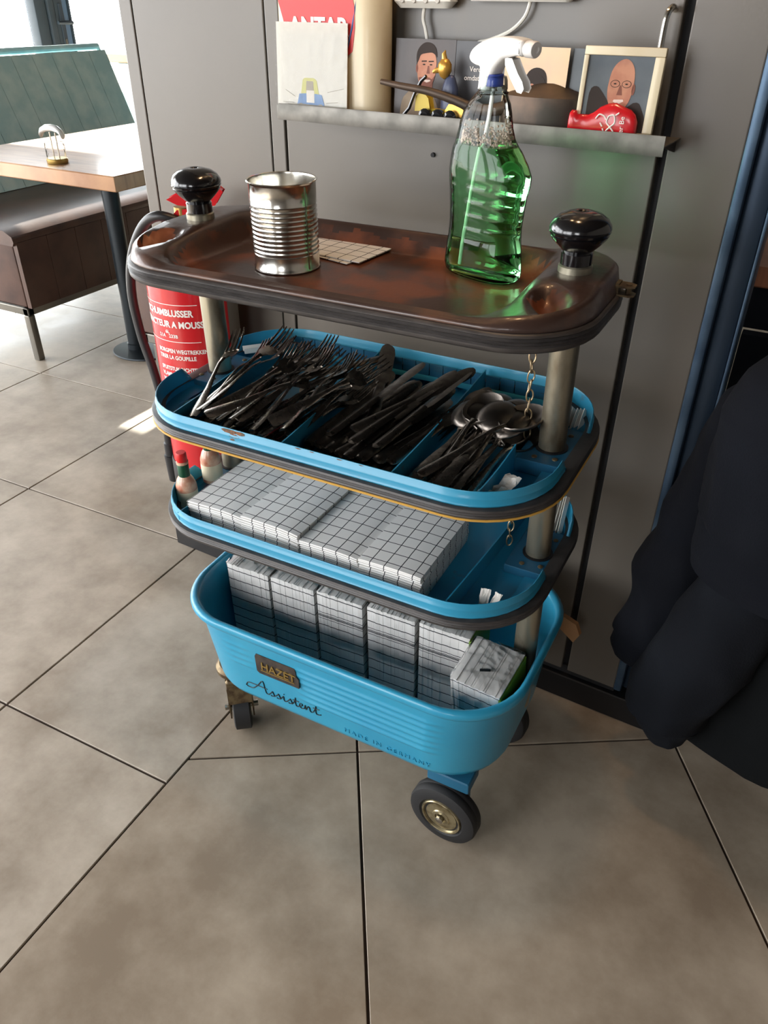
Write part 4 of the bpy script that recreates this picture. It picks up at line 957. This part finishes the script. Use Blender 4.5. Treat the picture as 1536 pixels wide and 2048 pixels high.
# booklet with portraits
bk = picture('photo_booklet', 'open dark booklet with portrait of a smiling man and white text', 'booklet', -.098, ZS, .094, .099, 'photo_dark', 3, y=-.030)
G().box(.0945, .180, .0003, .0015, 0, .0985).build('black_page', 'photo_black', bk, smooth=0)
flat(bk, 'portrait_shoulders', [(.010, .0), (.013, .022), (.022, .033), (.032, .039), (.052, .042), (.064, .030), (.072, .0)], 'jacket_beige', 1)
flat(bk, 'portrait_neck', [(.040, .030), (.060, .030), (.062, .05), (.040, .05)], 'skin_dark', 2)
flat(bk, 'portrait_face', [(.0360, .060), (.0365, .075), (.042, .084), (.052, .087), (.061, .083), (.0655, .074), (.0655, .060), (.062, .048), (.056, .041), (.050, .0395), (.043, .043), (.038, .050)], 'skin', 3)
flat(bk, 'portrait_hair', [(.0350, .068), (.034, .080), (.038, .089), (.047, .095), (.057, .094), (.064, .088), (.066, .078), (.0640, .080), (.058, .083), (.048, .082), (.041, .080), (.038, .074)], 'hair', 4)
flat(bk, 'portrait_beard', [(.0385, .052), (.043, .043), (.050, .0393), (.056, .041), (.062, .048), (.0645, .056), (.060, .051), (.055, .053), (.049, .052), (.043, .053)], 'skin_dark', 4)
flat(bk, 'portrait_smile', [(.046, .0485), (.052, .0465), (.058, .0485), (.057, .0500), (.047, .0500)], 'teeth', 5)
for cx in (.0465, .0575):
    flat(bk, 'portrait_eye', ell(cx, .0685, .0022, .0009, 8), 'hair', 5); flat(bk, 'portrait_brow', [(cx-.004, .0715), (cx+.004, .0720), (cx+.004, .0735), (cx-.004, .0730)], 'hair', 5)
flat(bk, 'portrait_nose', [(.0525, .067), (.0545, .067), (.056, .0575), (.051, .0575)], 'skin_dark', 5)
flat(bk, 'portrait_ear', ell(.0355, .0635, .002, .0055, 8), 'skin_dark', 3)
TM2 = lambda x, z: Matrix.Translation((x, -.0004, z)) @ Matrix.Rotation(radians(90), 4, 'X')
text_mesh('booklet_text', 'Verdriet is er', .0088, 'white_print', bk, TM2(.117, .063), .0001, bold=.0001); text_mesh('booklet_text', 'omdat het er was', .0088, 'white_print', bk, TM2(.1095, .0525), .0001, bold=.0001)
pc = picture('portrait_card', 'sunset photo card with a dark-haired person, behind the spray head', 'card', .078, ZS, .086, .096, 'photo_sky', 4, y=-.050)
flat(pc, 'portrait_hair', [(.030, .040), (.029, .055), (.034, .068), (.044, .073), (.055, .070), (.060, .060), (.060, .045), (.055, .040)], 'hair', 1)
flat(pc, 'portrait_face', ell(.0455, .043, .0125, .017, 18), 'skin', 2)
flat(pc, 'portrait_fringe', [(.032, .048), (.033, .060), (.044, .066), (.056, .061), (.059, .050), (.055, .054), (.047, .051), (.040, .055)], 'hair', 3)
for cx in (.041, .050): flat(pc, 'portrait_eye', ell(cx, .0475, .002, .0008, 8), 'hair', 4)
flat(pc, 'portrait_scarf', [(.022, .0), (.030, .022), (.046, .028), (.062, .022), (.072, 0)], 'photo_dark', 3)
flat(pc, 'tree_line', [(.056, .036), (.064, .045), (.070, .040), (.076, .050), (.0855, .044), (.0855, .030), (.06, .030)], 'jacket_beige', 1)
pc2 = picture('photo_card', 'narrow dark blue photo card edge beside the framed portrait', 'card', .1655, ZS, .030, .0955, 'photo_grey', 4, y=-.042)
flat(pc2, 'blue_field', [(.002, .020), (.028, .020), (.028, .048), (.002, .046)], 'emblem_blue', 1)
fr = empty('framed_portrait', mtx=onW(.190, -.0705, ZS, radians(-5), 0, radians(2)), label='photo of a bald smiling man with glasses in pale wooden frame', cat='picture frame')
W_, H_ = .097, .1005
for n_, x0, x1, z0, z1 in (('frame_bar', 0, W_, H_-.0095, H_), ('frame_bar', 0, W_, 0, .0095), ('frame_bar', 0, .006, .0097, H_-.0097), ('frame_bar', W_-.0115, W_, .0097, H_-.0097)): G().box(x0, x1, -.003, .006, z0, z1, .0006).build(n_, 'cream', fr)
G().box(.006, W_-.0115, .0005, .002, .009, H_-.009).build('print', 'photo_grey', fr, smooth=0)
fr2 = G
def fl2(n_, pts, m, lv):
    if len(pts) > 5: pts = [(v.x, v.y) for v in smooth_path(list(pts)+[pts[0]], 3)][:-1]
    return G().prism(pts, 0, .0002, Matrix(((1, 0, 0, 0), (0, 0, -1, .0004-.00015*lv), (0, 1, 0, 0), (0, 0, 0, 1)))).build(n_, m, fr, smooth=0)
fl2('portrait_suit', [(.012, .0095), (.012, .050), (.020, .058), (.030, .050), (.050, .030), (.068, .042), (.078, .038), (.084, .0095)], 'hair', 1)
fl2('portrait_face', [(.034, .058), (.036, .074), (.042, .084), (.051, .088), (.059, .084), (.064, .074), (.065, .058), (.062, .042), (.054, .032), (.046, .031), (.039, .038), (.035, .048)], 'skin', 2)
fl2('portrait_smile', [(.043, .0425), (.049, .0395), (.056, .0430), (.055, .0450), (.044, .0445)], 'teeth', 3)
fl2('portrait_nose', [(.0485, .060), (.0505, .060), (.053, .0495), (.046, .0495)], 'skin_dark', 3)
for cx in (.0425, .0565):
    fl2('glasses_lens', ell(cx, .0615, .0058, .0040, 14), 'hair', 3); fl2('glasses_inner', ell(cx, .0615, .0051, .0034, 14), 'skin', 4); fl2('portrait_eye', ell(cx, .0615, .0018, .0008, 8), 'hair', 5)
fl2('portrait_ear', ell(.0655, .056, .002, .006, 8), 'skin_dark', 2)
fl2('portrait_collar', [(.044, .0095), (.046, .031), (.052, .027), (.060, .034), (.064, .0095)], 'paper_grey', 2)
# antique oil can with long spout and hooped handle
oc = empty('oil_can', mtx=onW(.140, -.041, ZS), label='squat antique brown oil can with long curved spout', cat='oil can')
G().lathe([(.001, 0), (.060, 0), (.0625, .003), (.0630, .012), (.0620, .034), (.0610, .038), (.0600, .0415), (.050, .0450), (.034, .0490), (.020, .0540), (.012, .0560), (.001, .0560)], 44, sy=.58).build('can_body', 'pot', oc, smooth=40)
G().tube(catmull([(-.052, -.012, .026), (-.070, -.018, .022), (-.095, -.022, .0230), (-.125, -.026, .0320), (-.160, -.030, .0400), (-.200, -.033, .0445), (-.233, -.034, .0485)], 6), [.0085-.005*k/36 for k in range(37)], 12).build('spout', 'pot', oc, smooth=60)
G().tube(catmull([(.062, 0, .004), (.064, 0, .030), (.070, 0, .054), (.082, -.002, .0615), (.094, -.003, .052), (.098, -.003, .030), (.098, -.002, .004)], 6), .0033, 10).build('hoop_handle', 'pot', oc)
g = G(); g.lathe([(.006, .038), (.004, .050), (.0045, .058), (.011, .0725), (.0105, .0735), (.001, .066)], 6, TR(.054, 0, 0, 0, radians(8), 0)); g.build('filler_cap', 'column_black', oc, smooth=0)
# red boxing glove
bg = empty('boxing_glove', mtx=onW(.186, -.0745, ZS), label='small red boxing glove with white ornament at the right shelf end', cat='boxing glove')
gs = []
for x, hz, hy, cz in ((-.002, .0135, .005, .015), (.000, .0150, .006, .016), (.006, .0150, .0062, .016), (.008, .0128, .0056, .014), (.022, .0132, .0060, .014), (.028, .0150, .0066, .015), (.036, .0185, .0072, .0180), (.046, .0215, .0075, .0195), (.055, .0220, .0076, .0200), (.064, .0200, .0075, .0185), (.074, .0185, .0072, .0170), (.080, .0155, .0062, .0150), (.0835, .0090, .004, .014)):
    gs.append([(x, hy*cos(2*pi*k/20), cz+hz*sin(2*pi*k/20)) for k in range(20)])
G().loft(gs).build('glove_body', 'red', bg, smooth=70)
def glove_y(x, z): return -.0079
g = G()
for pts in ([(.034, .024), (.038, .029), (.044, .0275), (.047, .024)], [(.040, .020), (.043, .016)], [(.044, .014), (.046, .009)], [(.050, .028), (.048, .021), (.053, .016), (.058, .010), (.055, .004)], [(.050, .028), (.056, .029), (.058, .021), (.053, .016), (.048, .010), (.050, .004)], [(.058, .029), (.062, .032)]):
    g.tube([(v.x, -.0080+.0000, v.y) for v in smooth_path(pts, 4)], .0009, 5)
g.build('ornament', 'white_print', bg)
text_mesh('glove_text', 'uger Be', .0085, 'white_print', bg, Matrix.Translation((.0695, -.0082, .002)) @ Matrix.Rotation(radians(-90), 4, 'Y') @ Matrix.Rotation(radians(90), 4, 'X'), .0003)
# toy vehicle with a figurine, black balls as wheels
tv = empty('toy_vehicle', mtx=onW(-.030, -.060, ZS), label='yellow toy buggy with black tyres beneath the oil can spout', cat='toy')
G().box(-.004, .058, -.006, .008, .012, .018, .002).build('toy_chassis', 'toy_yellow', tv)
G().loft(side_solid([(-.012, .016), (-.010, .032), (-.002, .038), (.006, .030), (.010, .018)], .007, .002)).build('toy_hood', 'toy_yellow', tv)
G().loft(side_solid([(.034, .018), (.040, .024), (.052, .024), (.064, .016), (.060, .012)], .007, .002)).build('toy_tail', 'gold', tv)
for k in range(3):
    G().lathe([(.001, -.005), (.006, -.0055), (.0095, -.003), (.0098, .003), (.006, .0055), (.001, .005)], 14, TR(.006+.0195*k, -.010, .0095) @ Matrix.Rotation(radians(90), 4, 'X')).build('toy_wheel', 'toy_black', tv)
g = G(); g.tube([(-.034, -.010, .004), (-.020, -.010, .018), (-.012, -.010, .036), (-.002, -.011, .052), (.006, -.012, .058)], .0024, 8); g.build('toy_lever', 'toy_black', tv)
fg = empty('figurine', mtx=onW(-.012, -.050, ZS+.0180), label='small golden-headed figurine in dark blue coat behind the spout', cat='figurine')
G().lathe([(.001, 0), (.013, 0), (.013, .012), (.0115, .026), (.007, .038), (.004, .041)], 18, TR(.014, 0, 0), sy=.7).build('coat', 'toy_blue', fg, smooth=70)
G().lathe([(.001, .036), (.006, .039), (.0098, .046), (.0095, .054), (.005, .060), (.001, .061)], 16, TR(.006, -.003, 0), sy=.85).build('head', 'gold', fg, smooth=70)
G().tube([(.004, -.004, .048), (-.006, -.006, .046), (-.010, -.006, .044)], [.0042, .0032, .002], 8).build('nose', 'gold', fg)
G().tube([(.006, -.003, .057), (.004, -.003, .066), (.006, -.003, .070)], [.0045, .003, .0008], 8).build('hat_tip', 'gold', fg)
# power strips with cables
for k, (x0, x1, z0, lb) in enumerate(((-.105, -.012, 1.1625, 'white socket strip on wall above the booklet, lit warm'), (.002, .155, 1.1715, 'white socket strip cut by the top edge, right of the other'))):
    ps = empty('power_strip', mtx=onW(0, 0, 0), label=lb, cat='power strip')
    G().box(x0, x1, -.030, -.0005, z0, z0+.045, .008).build('strip_body', 'strip_white', ps)
    n = 4 if k == 0 else 5
    for q in range(n):
        G().lathe([(.0035, 0), (.0030, .0012), (.001, .0012)], 12, TR(x0+.018+.018*q, -.0302, z0+.009) @ Matrix.Rotation(radians(90), 4, 'X')).build('contact_hole', 'paper_grey', ps)
    pth = [(-.062, -.012, 1.163), (-.063, -.012, 1.150), (-.059, -.012, 1.138), (-.054, -.012, 1.118)] if k == 0 else [(.092, -.012, 1.172), (.086, -.012, 1.155), (.068, -.012, 1.139), (.040, -.012, 1.128), (.020, -.012, 1.122), (.016, -.012, 1.10)]
    G().tube(catmull(pth, 5), .0026, 8).build('cable', 'strip_white', ps)
# bent steel rod on the wall right of the shelf
tag(G().tube(catmull([(.2745, -.004, 1.166), (.2745, -.022, 1.168), (.272, -.030, 1.160), (.271, -.031, 1.14), (.271, -.031, 1.09), (.272, -.028, 1.062), (.273, -.003, 1.060)], 6), .0038, 10).build('pull_rod', 'chrome', mtx=onW(0, 0, 0)), 'bent chrome pull handle on wall behind the framed portrait', 'handle')

# ================================================================== LEFT: booth, table
def channel_panel(name, m, par, origin, ux, uz, W_, H_, n, depth, th, bulge=.0):
    """padded upholstery: separate channels side by side"""
    ux, uz = Vector(ux).normalized(), Vector(uz).normalized(); nn = ux.cross(uz).normalized()*-1
    for k in range(n):
        a, b = W_*k/n+.0012, W_*(k+1)/n-.0012; rs = []
        for j in range(7):
            v = j/6; rs_ = []
            vv = H_*v; e = depth*(1-(2*v-1)**6)*.8+.2*depth
            for i in range(9):
                u_ = i/8; q = (1-(2*u_-1)**4); rs_.append(Vector(origin)+ux*(a+(b-a)*u_)+uz*vv+nn*(e*q))
            for i in range(8, -1, -2): rs_.append(Vector(origin)+ux*(a+(b-a)*i/8)+uz*vv-nn*th)
            rs.append(rs_)
        G().loft(rs).build(name, m, par, smooth=60)
bn = empty('booth_bench', loc=(-1.98, .95, 0), label='booth bench with teal ribbed backrest and brown leather seat', cat='bench')
BLn = 1.34
# seat: front face channels towards +x, end face towards -y, cushion top
o_ = (0, 0, .205)
channel_panel('seat_front_channel', 'leather_brown', bn, (0.0, .006, .205), (0, 1, 0), (0, 0, 1), BLn, .235, 10, .010, .02)
G().box(-.60, -.002, .004, .02, .205, .44, .006).build('seat_side', 'leather_brown', bn)
rs = []
for j in range(9):
    v = j/8; y = -.004+(BLn+.008)*v
    e = .004*(1-(2*v-1)**4)
    rs.append([(-.60, y, .430), (.012, y, .430), (.020, y, .444), (.016, y, .462+e), (-.02, y, .480+e), (-.2, y, .487+e), (-.42, y, .485+e), (-.60, y, .480+e)])
G().loft(rs).build('seat_cushion', 'leather_brown', bn, smooth=50)
channel_panel('backrest_channel', 'leather_teal', bn, (-.55, -.02, .47), (0, 1, 0), (-.20, 0, .50), 1.30, .50, 12, .018, .05)
G().box(-.86, -.80, -.02, 1.28, .30, .94, .01).build('backrest_board', 'leather_teal', bn)
g = G(); g.tube([(-.735, -.02, .965), (-.735, 1.28, .965)], .014, 10); g.tube([(-.735, 1.28, .965), (-.54, 1.29, .47)], .009, 8); g.build('piping', 'leather_teal', bn)
for a in ((-.60, .002, 0, .03), (-.60, .002, BLn-.03, BLn), (-.028, .002, 0, BLn), (-.60, -.57, 0, BLn)): G().box(a[0], a[1], a[2], a[3], .175, .203, .003).build('frame_rail', 'steel_leg', bn)
for y in (.0, BLn-.03):
    for x in (-.028, -.60): G().box(x, x+.028, y, y+.028, 0, .174, .002).build('leg', 'steel_leg', bn)
tb = empty('dining_table', loc=(-1.74, 1.25, 0), label='wooden dining table on black column in front of the booth', cat='table')
G().box(-.41, .355, -.345, .85, .675, .72, .003).build('tabletop', 'wood_table', tb)
for y in (-.03, .55):
    G().lathe([(.030, .008), (.030, .675)], 28, TR(0, y, 0)).build('column', 'column_black', tb)
    G().lathe([(.034, .006), (.034, .03), (.031, .032)], 28, TR(0, y, 0)).build('column_foot', 'column_black', tb)
    G().lathe([(.120, 0), (.122, .003), (.120, .007), (.03, .009)], 36, TR(0.03, y, 0), sy=.85).build('foot_plate', 'column_black', tb)
    G().box(-.12, .12, y-.1, y+.1, .665, .674).build('mounting_plate', 'column_black', tb, smooth=0)
hd = empty('menu_holder', loc=(-1.70, .985, .7205), label='small stand with curved pale top on brass foot, on the table', cat='menu holder')
G().lathe([(.001, 0), (.032, 0), (.033, .002), (.033, .012), (.031, .014), (.001, .014)], 28).build('brass_foot', 'brass', hd)
G().lathe([(.031, .0145), (.030, .016), (.030, .058), (.028, .060)], 24, cap=(False, True)).build('clear_cup', 'plastic_film', hd)
for s in (-1, 1): G().tube([(s*.012, 0, .014), (s*.012, 0, .088)], .0022, 8).build('rod', 'chrome', hd)
G().loft([[(x, .012*cos(a), z+.010*sin(a)) for a in [2*pi*k/12 for k in range(12)]] for x, z in ((-.040, .082), (-.036, .092), (-.020, .100), (0, .102), (.020, .098), (.032, .088), (.036, .080))]).build('curved_top', 'white_plastic', hd, smooth=60, mtx=TR(0, 0, 0, 0, 0, radians(15)))
# second bench opposite, seen behind the extinguisher
b2 = empty('booth_bench', loc=(-1.45, .975, 0), label='brown leather bench end with steel frame behind the hose', cat='bench')
G().box(0, .60, 0, .02, .205, .44, .006).build('seat_side', 'leather_brown', b2)
channel_panel('seat_front_channel', 'leather_brown', b2, (0, 1.34, .205), (0, -1, 0), (0, 0, 1), 1.33, .235, 10, .010, .02)
G().box(-.01, .60, 0, 1.34, .44, .485, .015).build('seat_cushion', 'leather_brown', b2)
channel_panel('backrest_channel', 'leather_teal', b2, (.60, 1.34, .49), (0, -1, 0), (.16, 0, .44), 1.34, .46, 10, .02, .05)
for a in ((0, .60, 0, .03), (0, .03, 0, 1.34), (.57, .60, 0, 1.34)): G().box(a[0], a[1], a[2], a[3], .172, .203, .003).build('frame_rail', 'steel_leg', b2)
for x, y in ((.045, -.0), (.57, 0), (.045, 1.31), (.57, 1.31)): G().box(x, x+.03, y, y+.03, 0, .171, .002).build('leg', 'steel_leg', b2)
# low partition with wooden cap further back
pt = empty('partition', loc=(-2.95, 2.55, 0), label='low teal divider with wooden cap, at the far left behind the wall edge', cat='partition')
G().box(.03, .6, 0, .06, 0, .875, .004).build('panel', 'leather_teal', pt)
G().box(-.02, .62, -.02, .08, .876, .915, .004).build('wooden_cap', 'wood_table', pt)

# ================================================================== RIGHT: far table edge, bench, and the dark jackets
t3 = empty('dining_table', loc=(.365, .78, 0), label='brown wooden table corner at the right picture edge', cat='table')
G().box(0, .9, .0, .8, .705, .745, .003).build('tabletop', 'wood_dark', t3)
G().box(.01, .88, .012, .03, .62, .704).build('apron', 'cloth_navy', t3, smooth=0)
G().lathe([(.22, 0), (.22, .01), (.03, .014), (.03, .69)], 28, TR(.5, .4, 0)).build('column', 'column_black', t3)
mat('seat_blue_lit', rgb(70, 100, 142), .4, bump=.1, bscale=200)  # the blue light falling on the seat is put into this base colour
b3 = empty('booth_bench', loc=(.44, .62, 0), label='blue-lit bench seat under the table at the right edge', cat='bench')
G().box(0, .9, -.10, .12, .40, .47, .015).build('seat_cushion', 'seat_blue_lit', b3); G().box(.0, .9, -.09, .11, 0, .399).build('plinth', 'cloth_navy', b3, smooth=0); G().box(-.02, .9, .13, .16, .0, .62).build('back_panel', 'cloth_navy', b3, smooth=0)

def garment(secs, name, m, par, wr=.004, sc=22, n=40, seed=0):
    """secs: list of (centre, half width vector, half depth vector)"""
    rs = []; S_ = []
    for i in range(len(secs)-1):
        for k in range(9):
            t = k/9; S_.append([Vector(secs[i][q]).lerp(Vector(secs[i+1][q]), t) for q in range(3)])
    S_.append([Vector(v) for v in secs[-1]])
    for i, (c, a, b) in enumerate(S_):
        r_ = []
        for k in range(n):
            t = 2*pi*k/n; p = c+a*cos(t)+b*sin(t)
            d = (a*cos(t)+b*sin(t)).normalized()
            q = 1-2*abs(noise.noise(Vector((p.x*sc+seed, p.y*sc, p.z*sc*.5))))+.5*noise.noise(Vector((p.x*sc*2.2, p.y*sc*2.2+seed, p.z*sc*1.1)))
            r_.append(p+d*q*wr)
        rs.append(r_)
    return G().loft(rs).build(name, m, par, smooth=80)
JK = empty('jacket', loc=(.46, .08, .30), label='dark navy jacket hanging at the right, ribbed hem and cuff', cat='jacket')
G1 = [((0.097, -0.020, 0.536), (0.058, 0, -0.012), (0, 0.050, 0)), ((0.089, -0.020, 0.500), (0.073, 0, -0.011), (0, 0.070, 0)), ((0.085, -0.020, 0.449), (0.088, 0, -0.009), (0, 0.085, 0)), ((0.093, -0.020, 0.381), (0.101, 0, -0.010), (0, 0.090, 0)), ((0.109, -0.020, 0.299), (0.112, 0, -0.017), (0, 0.088, 0))]
garment(G1, 'jacket_body', 'cloth_navy', JK, .009, 11)
G1 = [((0.108, -0.020, 0.302), (0.111, 0, -0.017), (0, 0.084, 0)), ((0.110, -0.020, 0.283), (0.113, 0, -0.017), (0, 0.082, 0)), ((0.115, -0.020, 0.244), (0.116, 0, -0.016), (0, 0.080, 0)), ((0.118, -0.020, 0.221), (0.116, 0, -0.013), (0, 0.076, 0)), ((0.119, -0.020, 0.224), (0.107, 0, -0.013), (0, 0.060, 0))]
garment(G1, 'ribbed_hem', 'cloth_navy', JK, .002, 30)
G1 = [((0.053, 0.070, 0.471), (0.030, 0, -0.012), (0, 0.030, 0)), ((0.026, 0.070, 0.417), (0.036, 0, -0.013), (0, 0.042, 0)), ((0.008, 0.070, 0.359), (0.041, 0, -0.013), (0, 0.046, 0)), ((-0.001, 0.070, 0.246), (0.049, 0, -0.013), (0, 0.048, 0)), ((-0.016, 0.070, 0.157), (0.053, 0, -0.011), (0, 0.047, 0)), ((-0.023, 0.070, 0.063), (0.055, 0, -0.009), (0, 0.044, 0)), ((-0.029, 0.070, 0.003), (0.053, 0, -0.003), (0, 0.040, 0))]
garment(G1, 'sleeve', 'cloth_navy', JK, .010, 14, seed=3)
G1 = [((-0.031, 0.070, 0.008), (0.051, 0, -0.005), (0, 0.038, 0)), ((-0.036, 0.070, -0.034), (0.052, 0, -0.003), (0, 0.036, 0)), ((-0.038, 0.070, -0.052), (0.042, 0, -0.005), (0, 0.030, 0))]
garment(G1, 'cuff', 'cloth_navy', JK, .002, 30)
J2 = empty('coat', loc=(.52, .08, .15), label='charcoal sleeve of the second coat reaching almost to the floor', cat='coat')
mat('cloth_char', rgb(15, 18, 24), .92, bump=.35, bscale=420, spec=.2, col2=rgb(18, 22, 28), scale=5)
G1 = [((0.016, 0.005, 0.396), (0.054, 0, -0.006), (0, 0.045, 0)), ((0.020, 0.005, 0.336), (0.057, 0, -0.005), (0, 0.055, 0)), ((0.010, 0.005, 0.266), (0.061, 0, -0.008), (0, 0.056, 0)), ((-0.008, 0.005, 0.180), (0.063, 0, -0.010), (0, 0.052, 0)), ((-0.028, 0.005, 0.111), (0.063, 0, -0.010), (0, 0.046, 0)), ((-0.032, 0.005, 0.057), (0.057, 0, -0.008), (0, 0.042, 0))]
garment(G1, 'sleeve', 'cloth_char', J2, .010, 13, seed=6)
G1 = [((-0.033, 0.005, 0.058), (0.056, 0, -0.010), (0, 0.038, 0)), ((-0.031, 0.005, 0.029), (0.041, 0, -0.003), (0, 0.034, 0)), ((-0.022, 0.005, 0.008), (0.028, 0, 0.003), (0, 0.026, 0))]
garment(G1, 'cuff', 'cloth_char', J2, .002, 40)
J3 = empty('coat', loc=(.60, .16, .15), label='black coat skirt at the lower right behind the sleeves', cat='coat')
G1 = [((0.009, -0.010, 0.431), (0.096, 0, -0.010), (0, 0.060, 0)), ((0.030, -0.010, 0.298), (0.116, 0, 0.000), (0, 0.070, 0)), ((0.054, -0.010, 0.159), (0.136, 0, 0.003), (0, 0.075, 0)), ((0.073, -0.010, 0.052), (0.151, 0, 0.007), (0, 0.075, 0)), ((0.082, -0.010, -0.012), (0.165, 0, 0.002), (0, 0.070, 0)), ((0.087, -0.010, -0.020), (0.150, 0, -0.001), (0, 0.055, 0))]
garment(G1, 'coat_skirt', 'cloth_black', J3, .012, 10, seed=9)
print('objects', len(bpy.data.objects))
